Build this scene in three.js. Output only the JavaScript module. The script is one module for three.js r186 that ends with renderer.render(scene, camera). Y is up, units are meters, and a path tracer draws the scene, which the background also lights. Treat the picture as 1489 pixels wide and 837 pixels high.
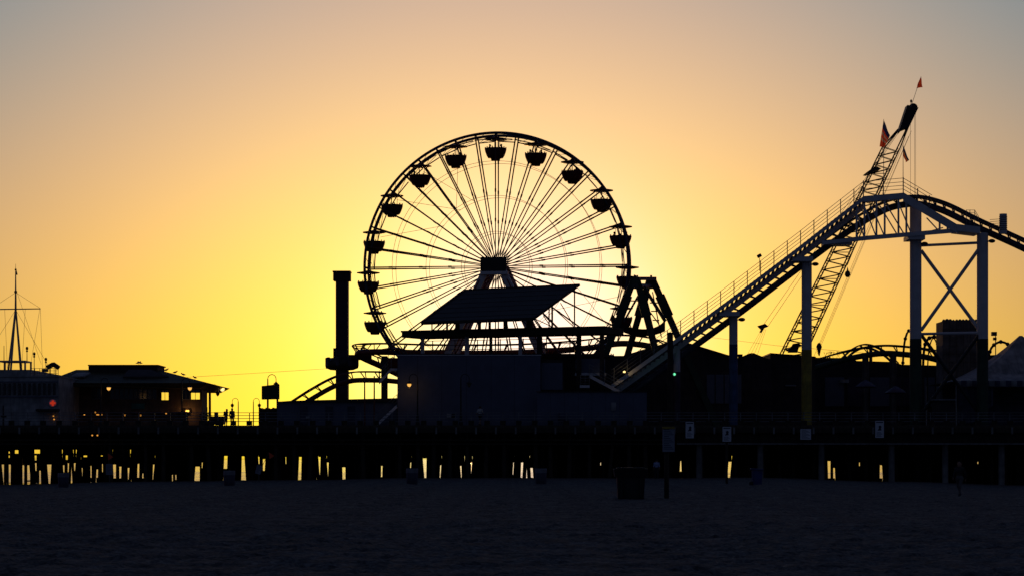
import * as THREE from 'three';
import { mergeGeometries } from 'three/addons/utils/BufferGeometryUtils.js';
import { MarchingCubes } from 'three/addons/objects/MarchingCubes.js';
import { RoundedBoxGeometry } from 'three/addons/geometries/RoundedBoxGeometry.js';

// ------------------------------------------------------------------ camera, sky, sun, exposure
const F = 3300, CX = 744.5, HY = 668, EYE = 1.7;          // focal length and principal point of the photograph, eye height over the sand
const scene = new THREE.Scene();
const camera = new THREE.PerspectiveCamera(2 * Math.atan(418.5 / F) * 180 / Math.PI, 1489 / 837, 0.5, 60000);
camera.position.set(0, EYE, 0);
camera.lookAt(0, EYE, -100);
camera.setViewOffset(1489, 837, 0, 418.5 - HY, 1489, 837); // the lens is shifted up, verticals stay vertical
const SUN_AZ = -0.6, SUN_EL = 2.0;                          // degrees, low behind the pier
{
  const W = 2048, H = 1024, a = new Float32Array(W * H * 4);
  const g = (x, y, s) => Math.exp(-(x * x + y * y) / (2 * s * s));
  for (let j = 0; j < H; j++) {
    const e = Math.max(0, ((j + 0.5) / H - 0.5) * 180), down = Math.max(0, -((j + 0.5) / H - 0.5) * 180);
    for (let i = 0; i < W; i++) {
      const an = ((i + 0.5) / W - 0.5) * 2 * Math.PI;
      const p = Math.atan2(Math.cos(an), -Math.sin(an)) * 180 / Math.PI - SUN_AZ, q = e - SUN_EL;
      const low = Math.exp(-e / 3), k = down > 3 ? Math.max(0.1, 1 - (down - 3) / 20) : 1, o = (j * W + i) * 4;
      const R = 0.02 + 1.2 * g(p / 1.1, q, 8.1) + 0.39 * Math.exp(-Math.pow(e / 8.6, 3)) * g(p, 0, 30) + 0.015 * g(p, q, 24);
      const G = 0.028 + 0.5 * g(p / 1.25, q, 3.7) + 0.09 * g(p, q, 10) + 0.255 * g(p, q, 14) + 0.055 * g(p, q, 20) + 0.27 * g(p / 1.7, q, 7) + 0.15 * g(p, 0, 11) * low;
      const B = 0.058 * (1 - 0.25 * low * g(p, 0, 20)) + 0.335 * g(p, q, 22) * (1 - Math.exp(-Math.pow(e / 7.6, 1.9))) + 0.85 * g(p - 1, q - 0.6, 2.3);
      a[o] = R * k; a[o + 1] = G * k; a[o + 2] = B * k; a[o + 3] = 1;
    }
  }
  const sky = new THREE.DataTexture(a, W, H, THREE.RGBAFormat, THREE.FloatType);
  sky.mapping = THREE.EquirectangularReflectionMapping;
  sky.magFilter = sky.minFilter = THREE.LinearFilter; sky.wrapS = THREE.RepeatWrapping; sky.needsUpdate = true;
  scene.background = sky; scene.environment = sky;
}
const sun = new THREE.DirectionalLight(new THREE.Color().setRGB(1, 0.5, 0.16), 0.6);
{
  const az = SUN_AZ * Math.PI / 180, el = SUN_EL * Math.PI / 180;
  sun.position.set(Math.sin(az) * Math.cos(el) * 600, Math.sin(el) * 600, -Math.cos(az) * Math.cos(el) * 600);
  sun.target.position.set(0, 0, -200); sun.position.z -= 200; sun.castShadow = true;
  const c = sun.shadow.camera; c.left = -90; c.right = 90; c.top = 90; c.bottom = -90; c.near = 1; c.far = 1200;
  sun.shadow.mapSize.set(4096, 4096); sun.shadow.radius = 1;
  scene.add(sun, sun.target);
}
const renderer = new THREE.WebGLRenderer({ antialias: true });
renderer.setSize(1024, 575);
renderer.toneMapping = THREE.LinearToneMapping;
renderer.toneMappingExposure = 1;
renderer.shadowMap.enabled = true;

// ------------------------------------------------------------------ helpers
let seed = 20417;
const rnd = () => { seed = (seed * 1664525 + 1013904223) >>> 0; return seed / 4294967296; };
const rr = (a, b) => a + (b - a) * rnd();
const V = (x, y, z) => new THREE.Vector3(x, y, z);
const px = (x, d) => (x - CX) * d / F, py = (y, d) => EYE + (HY - y) * d / F;   // where a sight line meets the distance d
const P = (x, y, d) => V(px(x, d), py(y, d), -d);
const DECK = 4.73;                                                             // top of the pier's deck

function hash2(i, j) { let h = (i * 374761393 + j * 668265263) | 0; h = Math.imul(h ^ (h >>> 13), 1274126177); return ((h ^ (h >>> 16)) >>> 0) / 4294967296; }
function vnoise(x, y, per = 0) {
  const i = Math.floor(x), j = Math.floor(y), u = x - i, v = y - j, s = u * u * (3 - 2 * u), t = v * v * (3 - 2 * v);
  const m = per ? (a) => ((a % per) + per) % per : (a) => a;
  const a = hash2(m(i), m(j)), b = hash2(m(i + 1), m(j)), c = hash2(m(i), m(j + 1)), d = hash2(m(i + 1), m(j + 1));
  return (a + (b - a) * s) * (1 - t) + (c + (d - c) * s) * t;
}
const fbm = (x, y, o, per) => { let s = 0, a = 0.5; for (let k = 0; k < o; k++) { s += a * vnoise(x * 2 ** k + 17 * k, y * 2 ** k + 5 * k, per ? per * 2 ** k : 0); a *= 0.5; } return s; };
function tex(n, metres, fn, srgb) {
  const a = new Uint8Array(n * n * 4);
  for (let j = 0; j < n; j++) for (let i = 0; i < n; i++) {
    const c = fn(i / n, j / n), o = (j * n + i) * 4;
    a[o] = c[0] * 255; a[o + 1] = c[1] * 255; a[o + 2] = c[2] * 255; a[o + 3] = 255;
  }
  const t = new THREE.DataTexture(a, n, n); t.wrapS = t.wrapT = THREE.RepeatWrapping; t.magFilter = THREE.LinearFilter;
  if (srgb) t.colorSpace = THREE.SRGBColorSpace;
  t.repeat.set(1 / metres, 1 / metres); t.needsUpdate = true; return t;
}
const cl = (v) => Math.max(0, Math.min(1, v));
const T = {
  grime: tex(256, 3.7, (u, v) => { const s = fbm(u * 6, v * 6, 5, 6), k = vnoise(u * 40, v * 3, 0); const c = cl(0.62 + 0.45 * s - 0.12 * k * k); return [c, c * 0.985, c * 0.96]; }, true),
  faint: tex(256, 5.1, (u, v) => { const c = cl(0.86 + 0.14 * fbm(u * 7, v * 7, 5, 7) + 0.03 * (vnoise(u * 90, v * 8) - 0.5)); return [c, c, c]; }, true),
  wood: tex(256, 1.9, (u, v) => { const s = fbm(u * 24, v * 3, 4, 0), k = fbm(u * 4, v * 4, 3, 4), c = cl(0.5 + 0.5 * s - 0.2 * k + 0.1); return [c, c * 0.97, c * 0.93]; }, true),
  bump: tex(256, 1.3, (u, v) => { const c = fbm(u * 8, v * 8, 5, 8); return [c, c, c]; }),
  sandB: tex(512, 2.6, (u, v) => { const c = cl(0.55 * fbm(u * 6, v * 6, 3, 6) + 0.6 * fbm(u * 40, v * 40, 3, 40)); return [c, c, c]; }),
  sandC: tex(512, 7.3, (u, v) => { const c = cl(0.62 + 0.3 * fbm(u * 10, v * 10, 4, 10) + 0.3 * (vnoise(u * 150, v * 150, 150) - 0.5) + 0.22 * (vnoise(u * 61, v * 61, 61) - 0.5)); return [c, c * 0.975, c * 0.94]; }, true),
  wave: tex(512, 23, (u, v) => { const c = cl(0.65 * fbm(u * 5, v * 14, 4, 0) + 0.45 * fbm(u * 18 + 3, v * 50, 3, 0)); return [c, c, c]; }),
};
function M(r, g, b, o = {}) {
  const m = new THREE.MeshPhysicalMaterial({ color: new THREE.Color().setRGB(r, g, b), roughness: o.rough ?? 0.65, metalness: o.metal ?? 0, map: o.map === null ? null : (o.map || T.grime), bumpMap: o.bump === null ? null : (o.bump || T.bump), bumpScale: o.bs ?? 0.004 });
  if (o.through) { m.transmission = o.through; m.thickness = 0; m.roughness = 1; m.side = THREE.DoubleSide; }
  if (o.spec !== undefined) m.specularIntensity = o.spec;
  if (o.vc) m.vertexColors = true;
  return m;
}
const glow = (r, g, b, k) => new THREE.MeshStandardMaterial({ color: new THREE.Color().setRGB(r * 0.6, g * 0.6, b * 0.6), emissive: new THREE.Color().setRGB(r, g, b), emissiveIntensity: k, roughness: 0.6 });
const C = {
  timber: M(0.075, 0.06, 0.045, { map: T.wood, rough: 0.9 }), plank: M(0.11, 0.09, 0.07, { map: T.wood, rough: 0.9 }), concrete: M(0.34, 0.34, 0.33, { rough: 0.85 }),
  white: M(0.68, 0.68, 0.66, { rough: 0.5 }), bluewhite: M(0.82, 0.8, 0.8, { rough: 0.5, map: T.faint }), yellow: M(0.6, 0.45, 0.05, { rough: 0.5 }), blue: M(0.06, 0.14, 0.36, { rough: 0.5 }), navy: M(0.07, 0.08, 0.14, { rough: 0.5 }),
  darkred: M(0.2, 0.035, 0.025, { rough: 0.5 }), red: M(0.42, 0.03, 0.02, { rough: 0.5 }), green: M(0.035, 0.08, 0.05, { rough: 0.6 }), black: M(0.025, 0.025, 0.027, { rough: 0.6 }), steel: M(0.14, 0.14, 0.15, { rough: 0.5, metal: 0.3 }),
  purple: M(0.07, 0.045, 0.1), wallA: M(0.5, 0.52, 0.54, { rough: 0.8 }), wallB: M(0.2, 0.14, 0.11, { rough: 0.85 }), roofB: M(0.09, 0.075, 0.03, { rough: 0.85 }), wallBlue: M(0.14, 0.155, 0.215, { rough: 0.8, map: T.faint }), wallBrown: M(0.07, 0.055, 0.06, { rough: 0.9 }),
  canvas: M(0.46, 0.47, 0.5, { rough: 0.95 }), canvasDark: M(0.12, 0.13, 0.22, { rough: 0.95 }), rock: M(0.2, 0.185, 0.18, { rough: 0.95, bs: 0.03 }), awning: M(0.07, 0.07, 0.07, { rough: 0.95, map: T.faint }),
  glassDark: new THREE.MeshPhysicalMaterial({ color: new THREE.Color().setRGB(0.012, 0.013, 0.015), roughness: 0.12 }), pane: new THREE.MeshPhysicalMaterial({ color: 0xffffff, transmission: 1, thickness: 0, roughness: 0.02, ior: 1.5 }),
  cable: M(0.05, 0.05, 0.05, { map: null, bump: null }), rail: M(0.3, 0.31, 0.33, { rough: 0.45, metal: 0.4 }), bin: M(0.02, 0.02, 0.022, { rough: 0.55 }), binBlue: M(0.015, 0.05, 0.26, { rough: 0.45 }), can: M(0.07, 0.08, 0.14, { rough: 0.6 }), canTop: M(0.3, 0.31, 0.36, { rough: 0.6 }),
  teal: M(0.05, 0.28, 0.25), orange: M(0.9, 0.1, 0.03, { map: null }),
};

class MB {                                                   // collects shapes, builds ONE named mesh
  constructor() { this.g = []; }
  add(g, m) { g = g.index ? g.toNonIndexed() : g; if (m) g.applyMatrix4(m); for (const k of Object.keys(g.attributes)) if (!['position', 'normal'].includes(k)) g.deleteAttribute(k); this.g.push(g); return this; }
  box(x0, x1, y0, y1, z0, z1) { return this.add(new THREE.BoxGeometry(Math.abs(x1 - x0), Math.abs(y1 - y0), Math.abs(z1 - z0)).translate((x0 + x1) / 2, (y0 + y1) / 2, (z0 + z1) / 2)); }
  pbox(x0, x1, y0, y1, d0, d1) { return this.box(px(x0, d0), px(x1, d0), py(y0, d0), py(y1, d0), -d0, -d1); }   // front face at the distance d0
  bar(a, b, w, h = w) {                                       // w across, h upright
    const d = b.clone().sub(a), l = d.length(), z = d.divideScalar(l), s = Math.abs(z.y) > 0.99 ? V(1, 0, 0) : V(0, 1, 0).cross(z).normalize(), u = z.clone().cross(s);
    return this.add(new THREE.BoxGeometry(w, h, l), new THREE.Matrix4().makeBasis(s, u, z).setPosition(a.clone().add(b).multiplyScalar(0.5)));
  }
  cyl(a, b, r, r2 = r, n = 8) {
    const d = b.clone().sub(a), l = d.length();
    return this.add(new THREE.CylinderGeometry(r2, r, l, n), new THREE.Matrix4().compose(a.clone().add(b).multiplyScalar(0.5), new THREE.Quaternion().setFromUnitVectors(V(0, 1, 0), d.divideScalar(l)), V(1, 1, 1)));
  }
  tube(pts, r, n = 6, seg, closed = false) { return this.add(new THREE.TubeGeometry(new THREE.CatmullRomCurve3(pts, closed), seg || pts.length * 6, r, n, closed)); }
  lathe(prof, c, n = 16) { return this.add(new THREE.LatheGeometry(prof.map(([x, y]) => new THREE.Vector2(x, y)), n).translate(c.x, c.y, c.z)); }
  ball(c, r, sy = 1) { return this.add(new THREE.SphereGeometry(r, 12, 9).scale(1, sy, 1).translate(c.x, c.y, c.z)); }
  faces(v, f) {                                               // polyhedron from corner list, flat shaded
    const p = []; for (const q of f) for (let k = 1; k < q.length - 1; k++) for (const i of [q[0], q[k], q[k + 1]]) p.push(v[i].x, v[i].y, v[i].z);
    const g = new THREE.BufferGeometry(); g.setAttribute('position', new THREE.Float32BufferAttribute(p, 3)); g.computeVertexNormals(); return this.add(g);
  }
  prism(q, t) {                                               // four corners extruded along t
    const v = [...q, ...q.map((p) => p.clone().add(t))];
    return this.faces(v, [[0, 1, 2, 3], [7, 6, 5, 4], [0, 4, 5, 1], [1, 5, 6, 2], [2, 6, 7, 3], [3, 7, 4, 0]]);
  }
  ribbon(path, t0, t1, d0, d1) {                              // band following a path [x px, y px] between the heights t0 > t1 (m) and the distances d0, d1
    for (let i = 0; i < path.length - 1; i++) {
      const a = P(path[i][0], path[i][1], d0), b = P(path[i + 1][0], path[i + 1][1], d0);
      this.prism([V(a.x, a.y + t1, -d0), V(b.x, b.y + t1, -d0), V(b.x, b.y + t0, -d0), V(a.x, a.y + t0, -d0)], V(0, 0, d0 - d1));
    }
    return this;
  }
  build(name, material, parent) { return obj(name, this.g.length === 1 ? this.g[0] : mergeGeometries(this.g), material, parent); }
}
function projectUV(g) {
  const p = g.attributes.position, n = g.attributes.normal, uv = new Float32Array(p.count * 2);
  for (let i = 0; i < p.count; i++) {
    const x = Math.abs(n.getX(i)), y = Math.abs(n.getY(i)), z = Math.abs(n.getZ(i));
    uv[2 * i] = x > y && x > z ? p.getZ(i) : p.getX(i); uv[2 * i + 1] = y > x && y > z ? p.getZ(i) : p.getY(i);
  }
  g.setAttribute('uv', new THREE.BufferAttribute(uv, 2));
}
const taken = {}, base = new WeakMap();
const numbered = (n) => { const k = taken[n] = (taken[n] ?? -1) + 1; return k ? `${n}_${String(k).padStart(3, '0')}` : n; };
function offset(parent) { const o = V(0, 0, 0); for (let p = parent; p && p !== scene; p = p.parent) o.add(base.get(p) || V(0, 0, 0)); return o; }
function obj(name, g, material, parent = scene) {
  const b = offset(parent);
  if (parent === scene) { g.computeBoundingBox(); const c = g.boundingBox; b.set((c.min.x + c.max.x) / 2, c.min.y, (c.min.z + c.max.z) / 2); }
  if (b.lengthSq()) g.translate(-b.x, -b.y, -b.z);
  projectUV(g);
  const m = new THREE.Mesh(g, material); m.name = parent === scene ? numbered(name) : name; m.castShadow = m.receiveShadow = true; parent.add(m);
  if (parent === scene) { m.position.copy(b); base.set(m, b); }
  return m;
}
function tag(o, label, category, group, kind) { o.userData.label = label; if (category) o.userData.category = category; if (group) o.userData.group = group; if (kind) o.userData.kind = kind; return o; }
function thing(name, label, category, at, group) {
  const o = new THREE.Group(); o.name = numbered(name); o.position.copy(at); base.set(o, at.clone()); scene.add(o);
  return tag(o, label, category, group);
}
function copy(o, at, label, turn = 0) {
  const c = o.clone(); c.name = numbered(o.name.replace(/_\d{3}$/, '')); c.userData = { ...o.userData }; if (label) c.userData.label = label;
  c.position.copy(at); c.rotation.y = turn; scene.add(c); return c;
}
const stuff = (m) => { m.userData.kind = 'stuff'; return m; };

// ------------------------------------------------------------------ sand and sea
const crest = [[-300, -1], [-70, -0.8], [-45, -0.52], [-32, -0.24], [-18, -0.1], [-9, 0.06], [15, 0.05], [21, 0.1], [34, -0.25], [45, -0.58], [80, -0.4], [300, 0.3]];
function lerpList(l, x) { if (x <= l[0][0]) return l[0][1]; for (let i = 1; i < l.length; i++) if (x <= l[i][0]) { const t = (x - l[i - 1][0]) / (l[i][0] - l[i - 1][0]), s = t * t * (3 - 2 * t); return l[i - 1][1] + (l[i][1] - l[i - 1][1]) * s; } return l[l.length - 1][1]; }
function ground(x, d) {                                       // smooth height of the sand
  const c = lerpList(crest, x * 200 / Math.max(d, 60)), t = cl((d - 70) / 130);
  let h = c * t * t * (3 - 2 * t);
  if (d > 203) h -= Math.min(3, (d - 203) * 0.045);
  return h;
}
const prints = {};
for (let k = 0; k < 16000; k++) { const x = rr(-40, 40), d = 27 + 170 * rnd() ** 1.5, a = rr(0, 3.14), key = `${Math.floor(x)},${Math.floor(d)}`; (prints[key] ||= []).push([x, d, Math.cos(a), Math.sin(a), rr(0.04, 0.1), rr(0.12, 0.28)]); }
function relief(x, d) {
  if (d < 20 || d > 230) return 0;
  let h = 0.06 * (fbm(x * 0.5, d * 0.5, 3) - 0.44) + 0.07 * (vnoise(x * 3.1, d * 3.1) - 0.5);
  for (let i = -1; i <= 1; i++) for (let j = -1; j <= 1; j++) for (const [fx, fd, ca, sa, dep, r] of prints[`${Math.floor(x) + i},${Math.floor(d) + j}`] || []) {
    const u = ((x - fx) * ca + (d - fd) * sa) / r, v = (-(x - fx) * sa + (d - fd) * ca) / (r * 0.6), q = u * u + v * v;
    if (q < 4) h += dep * (0.45 * Math.exp(-((q - 1.4) ** 2) * 3) - Math.exp(-q * 2));
  }
  return h * cl((d - 20) / 8);
}
{
  const xs = [], ds = [];
  for (const v of [-4000, -1500, -600, -300, -150, -100, -75]) xs.push(v);
  for (let x = -55; x < -22; x += 0.35) xs.push(x);
  for (let x = -22; x < 22; x += 0.14) xs.push(x);
  for (let x = 22; x <= 55; x += 0.35) xs.push(x);
  for (const v of [75, 100, 150, 300, 600, 1500, 4000]) xs.push(v);
  for (const v of [-3000, -800, -200, -60, -20, 0, 10, 18]) ds.push(v);
  for (let d = 24; d < 60; d += 0.13) ds.push(d);
  for (let d = 60; d < 110; d += 0.28) ds.push(d);
  for (let d = 110; d < 215; d += 0.6) ds.push(d);
  for (const v of [220, 226, 234, 245, 260, 280, 320, 600, 3000, 20000]) ds.push(v);
  const p = [], uv = [], ix = [], n = xs.length;
  for (const d of ds) for (const x of xs) { p.push(x, ground(x, d) + relief(x, d), -d); uv.push(x, d); }
  for (let j = 0; j < ds.length - 1; j++) for (let i = 0; i < n - 1; i++) { const a = j * n + i; ix.push(a, a + 1, a + n + 1, a, a + n + 1, a + n); }
  const g = new THREE.BufferGeometry(); g.setAttribute('position', new THREE.Float32BufferAttribute(p, 3)); g.setAttribute('uv', new THREE.Float32BufferAttribute(uv, 2)); g.setIndex(ix); g.computeVertexNormals();
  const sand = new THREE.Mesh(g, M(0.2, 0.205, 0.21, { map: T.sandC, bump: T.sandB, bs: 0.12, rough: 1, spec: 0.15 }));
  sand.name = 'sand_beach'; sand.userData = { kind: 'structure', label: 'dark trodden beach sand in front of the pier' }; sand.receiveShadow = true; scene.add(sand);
  const wx = [-20000, -6000, -2000, -600, -250, -140], wd = [212, 250], q = [], wu = [], wi = [];
  for (let x = -100; x <= 100; x += 1.6) wx.push(x); wx.push(140, 250, 600, 2000, 6000, 20000);
  for (let d = 270; d < 520; d += 0.55) wd.push(d); wd.push(560, 640, 800, 1200, 2500, 6000, 15000, 40000);
  const swell = (x, d) => d < 268 || d > 521 || Math.abs(x) > 101 ? 0 : 0.16 * (fbm(x * 0.09 + 40, d * 0.34, 3) - 0.44) + 0.09 * (vnoise(x * 0.28, d * 0.9) - 0.5);
  for (const d of wd) for (const x of wx) { q.push(x, -1.1 + swell(x, d), -d); wu.push(x, d); }
  for (let j = 0; j < wd.length - 1; j++) for (let i = 0; i < wx.length - 1; i++) { const a = j * wx.length + i; wi.push(a, a + 1, a + wx.length + 1, a, a + wx.length + 1, a + wx.length); }
  const s = new THREE.BufferGeometry(); s.setAttribute('position', new THREE.Float32BufferAttribute(q, 3)); s.setAttribute('uv', new THREE.Float32BufferAttribute(wu, 2)); s.setIndex(wi); s.computeVertexNormals();
  const sea = new THREE.Mesh(s, new THREE.MeshPhysicalMaterial({ color: new THREE.Color().setRGB(0.02, 0.03, 0.035), roughness: 0.1, bumpMap: T.wave, bumpScale: 0.3, ior: 1.4 }));
  sea.name = 'sea_water'; sea.userData = { kind: 'structure', label: 'rippled sea reflecting the sunset behind the pier' }; scene.add(sea);
}
function standAt(x, y) { let d = 100; for (let k = 0; k < 60; k++) d += 0.5 * ((EYE - ground(px(x, d), d)) * F / (y - HY) - d); return V(px(x, d), ground(px(x, d), d), -d); }

// ------------------------------------------------------------------ the pier
const LEFT = -75, RIGHT = 75;
{
  const pier = thing('pier', 'long dark timber pier on rows of piles standing over the beach and sea', 'pier', V(0, -1, -245));
  const deckMat = C.plank;
  for (let k = 0; k < 30; k++) {                              // deck planking in wide strips
    const d0 = 200 + k * 3; new MB().box(LEFT, RIGHT, 4.5, DECK - (k % 2) * 0.008, -d0, -d0 - 2.98).build('deck_strip', deckMat, pier);
  }
  new MB().box(LEFT, RIGHT, 4.08, 4.497, -199.86, -200.2).build('edge_beam', C.timber, pier);
  new MB().box(LEFT, px(980, 200), 3.36, 3.52, -200.5, -200.8).box(LEFT, px(980, 200), 3.02, 3.16, -200.5, -200.8).build('bracing_board', C.timber, pier);
  new MB().box(px(985, 200), RIGHT, 3.04, 3.16, -200.3, -201.7).build('concrete_cap', C.concrete, pier); new MB().box(px(985, 200), RIGHT, 3.161, 4.07, -200.45, -201.7).build('fascia', C.timber, pier);
  for (let x = LEFT; x < RIGHT; x += 1.75) new MB().box(x, x + 0.16, 3.95, 4.55, -199.74, -199.858).build('hanger', C.concrete, pier);
  for (let d = 204; d < 290; d += 6) stuff(new MB().box(LEFT, RIGHT, 4.05, 4.49, -d, -d - 0.4).build('cap_beam', C.timber, pier));
  for (let x = LEFT; x < RIGHT; x += 5.4) new MB().box(x, x + 0.35, 3.6, 4.04, -202, -289).build('stringer', C.timber, pier);
  new MB().box(px(222, 289), RIGHT + 10, 2.18, 4.49, -288.6, -289).build('far_fascia', C.timber, pier);
  new MB().box(LEFT - 10, px(222, 289) - 0.01, 2.98, 4.49, -288.6, -289).build('far_fascia', C.timber, pier);
  new MB().box(LEFT - 10, px(222, 289) - 0.01, 1.28, 1.62, -288.6, -289).build('waler', C.timber, pier);
  new MB().box(LEFT - 10, px(222, 276) - 0.01, 2.22, 2.46, -275.6, -276).build('waler', C.timber, pier);

  // sight gaps between the piles [x0, x1, y0, y1] as the photograph shows them
  const gaps = [[2, 5, 675, 706], [12, 15, 675, 702], [12, 14, 656, 665], [21, 26, 654, 660], [32, 34.5, 676, 700], [39, 42, 676, 698], [50.5, 53, 653, 684], [53, 58, 653, 660], [55.5, 58.5, 684, 706], [68, 74, 675, 706], [91, 93, 676, 686], [97, 99.5, 673, 686], [95, 98.5, 661, 668], [107, 109, 673, 684], [118, 120, 680, 692], [120, 126, 661, 664], [131, 132.5, 677, 694], [140, 142, 682, 694], [147, 149, 674, 686], [146, 149, 661, 663], [164, 168, 675, 695], [173, 176, 678, 695], [185, 188, 680, 697], [199.5, 202, 674, 694], [206.5, 208, 688, 695], [222, 224, 675, 697], [249, 251, 690, 702], [254.5, 255.5, 690, 697], [284, 290, 678, 701], [293, 294, 672, 680], [325, 330, 662, 681], [351, 356, 663, 700], [376, 377, 664, 674], [382, 385, 667, 684], [415, 416, 664, 674], [434, 438, 664, 699], [463.5, 465.5, 664, 690], [475.5, 477.5, 672, 697], [497.5, 502, 679, 697], [554, 556, 677, 693], [596.5, 597.5, 672, 680], [615.5, 620, 666, 695], [640, 641.5, 676, 694], [669, 671, 677, 694], [685, 686, 672, 690], [746, 747, 672, 690], [757.5, 760.5, 672, 694], [771, 774.5, 680, 694], [873, 874, 672, 676], [989, 991, 670, 685], [1059, 1063.5, 671, 694], [1204, 1208, 670, 695], [1212, 1214, 680, 695], [1249.5, 1251, 672, 677], [1280, 1283, 676, 695], [1422, 1423, 671, 674]];
  const unit = new THREE.CylinderGeometry(0.86, 1, 1, 9); { const g = unit; const p = g.attributes.position; const uv = g.attributes.uv; for (let i = 0; i < p.count; i++) uv.setXY(i, uv.getX(i) * 1.2, uv.getY(i) * 5); }
  const rest = []; let parts = 0;
  function pile(x, dd, r, lean, own) {
    const h0 = ground(x, dd) - 0.6, y1 = 4.06, a = V(x + lean * (h0 - 1), h0, -dd), b = V(x + lean * (y1 - 1), y1, -dd), q = new THREE.Quaternion().setFromUnitVectors(V(0, 1, 0), b.clone().sub(a).normalize());
    const m = new THREE.Matrix4().compose(a.clone().add(b).multiplyScalar(0.5), q, V(r, a.distanceTo(b), r));
    if (own && parts < 290) { const o = new THREE.Mesh(unit, C.timber); o.name = 'pile'; o.applyMatrix4(m); o.position.sub(base.get(pier)); o.castShadow = o.receiveShadow = true; pier.add(o); parts++; } else rest.push(unit.clone().applyMatrix4(m));
  }
  const clear = (x, dd, r, lean) => { const w = r * F / dd; return !gaps.some(([a, b, y0, y1]) => { for (let y = y0; y <= y1; y += 3) { const c = CX + (x + lean * (py(y, dd) - 1)) * F / dd; if (c + w > a && c - w < b) return true; } return false; }); };
  const rows = []; for (let d = 201.1; d < 287; d += 6.05) rows.push(d);
  rows.forEach((d, k) => {
    const near = k < 2, pitch = near ? 1.5 : 1.3, side = near ? 50 : 50 * d / 200 + 3;
    for (let x = -side; x < side; x += pitch * rr(0.75, 1.25)) {
      if (k === 0 && (x * F / d + CX) > 985) break;
      const r = rr(0.16, 0.22), lean = rnd() < 0.3 ? rr(-0.1, 0.1) : rr(-0.02, 0.02), dd = d + rr(-0.6, 0.6) * (k ? 1 : 0);
      if (clear(x, dd, r, lean)) pile(x, dd, r, lean, near);
    }
  });
  // rows beside the open sight lines, deeper under the deck
  const cols = gaps.map(([a, b]) => [a, b]).sort((p, q) => p[0] - q[0]), open = []; for (const c of cols) { const l = open[open.length - 1]; if (l && c[0] < l[1] + 0.6) l[1] = Math.max(l[1], c[1]); else open.push([...c]); }
  let from = -40; for (const [a, b] of [...open, [1530, 1531]]) {
    const w = a - from, n = Math.max(1, Math.round(w / 4.6)), step = w / n;
    for (let i = 0; i < n; i++) { const d = rows[3 + Math.floor(rnd() * (rows.length - 4))] + rr(-0.8, 0.8), half = step * 0.57, c = from + (i + 0.5) * step; pile(px(c, d), d, half * d / F, (i === 0 || i === n - 1) && w > 7 ? rr(-0.095, 0.095) : rr(-0.01, 0.01), false); }
    from = b;
  }
  // short bracing planks across the sight lines
  const xsE = [...new Set(gaps.flatMap(([a, b]) => [a, b]))].sort((p, q) => p - q), planks = new MB();
  for (let i = 0; i < xsE.length - 1; i++) {
    const x0 = xsE[i], x1 = xsE[i + 1], m = (x0 + x1) / 2, ys = gaps.filter(([a, b]) => m > a && m < b).map(([, , c, e]) => [c, e]).sort((p, q) => p[0] - q[0]); if (!ys.length) continue;
    let y = 648; for (const [c, e] of [...ys, [712, 712]]) { if (c - y > 1.2) planks.pbox(x0 - 0.7, x1 + 0.7, y, c, 286.5 + (i % 5) * 0.21, 286.6 + (i % 5) * 0.21); y = Math.max(y, e); }
  }
  stuff(planks.build('brace_planks', C.timber, pier));
  const g = mergeGeometries(rest); g.translate(0, 1, 245);
  const pm = new THREE.Mesh(g, C.timber); pm.name = 'pile_rows'; pm.castShadow = pm.receiveShadow = true; pier.add(stuff(pm));
  for (const x of [1017, 1106, 1195, 1297, 1375, 1457, 1545, 1635, 1725, 1815]) { const X = px(x, 201), h = ground(X, 201) - 0.5; new MB().cyl(V(X, h, -201), V(X, 3.05, -201), 0.29, 0.27, 16).build('concrete_column', C.concrete, pier); }
}
{
  const rl = thing('pier_railing', 'grey metal railing with four rails along the beach edge of the pier', 'railing', V(0, DECK, -200.4));
  let k = 0;
  for (let x = LEFT; x <= RIGHT; x += 1.4, k++) {
    new MB().box(x - 0.035, x + 0.035, DECK + 0.02, DECK + 1.12, -200.36, -200.44).build('post', C.rail, rl);
    new MB().box(x - 0.24, x + 0.24, DECK + 0.01, DECK + 0.42, -200.1, -200.3).build('kerb_block', C.timber, rl);
  }
  for (const h of [0.35, 0.62, 0.88, 1.13]) new MB().box(LEFT, RIGHT, DECK + h - 0.025, DECK + h + 0.025, -200.31, -200.355).build('rail', C.rail, rl);
}

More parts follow.
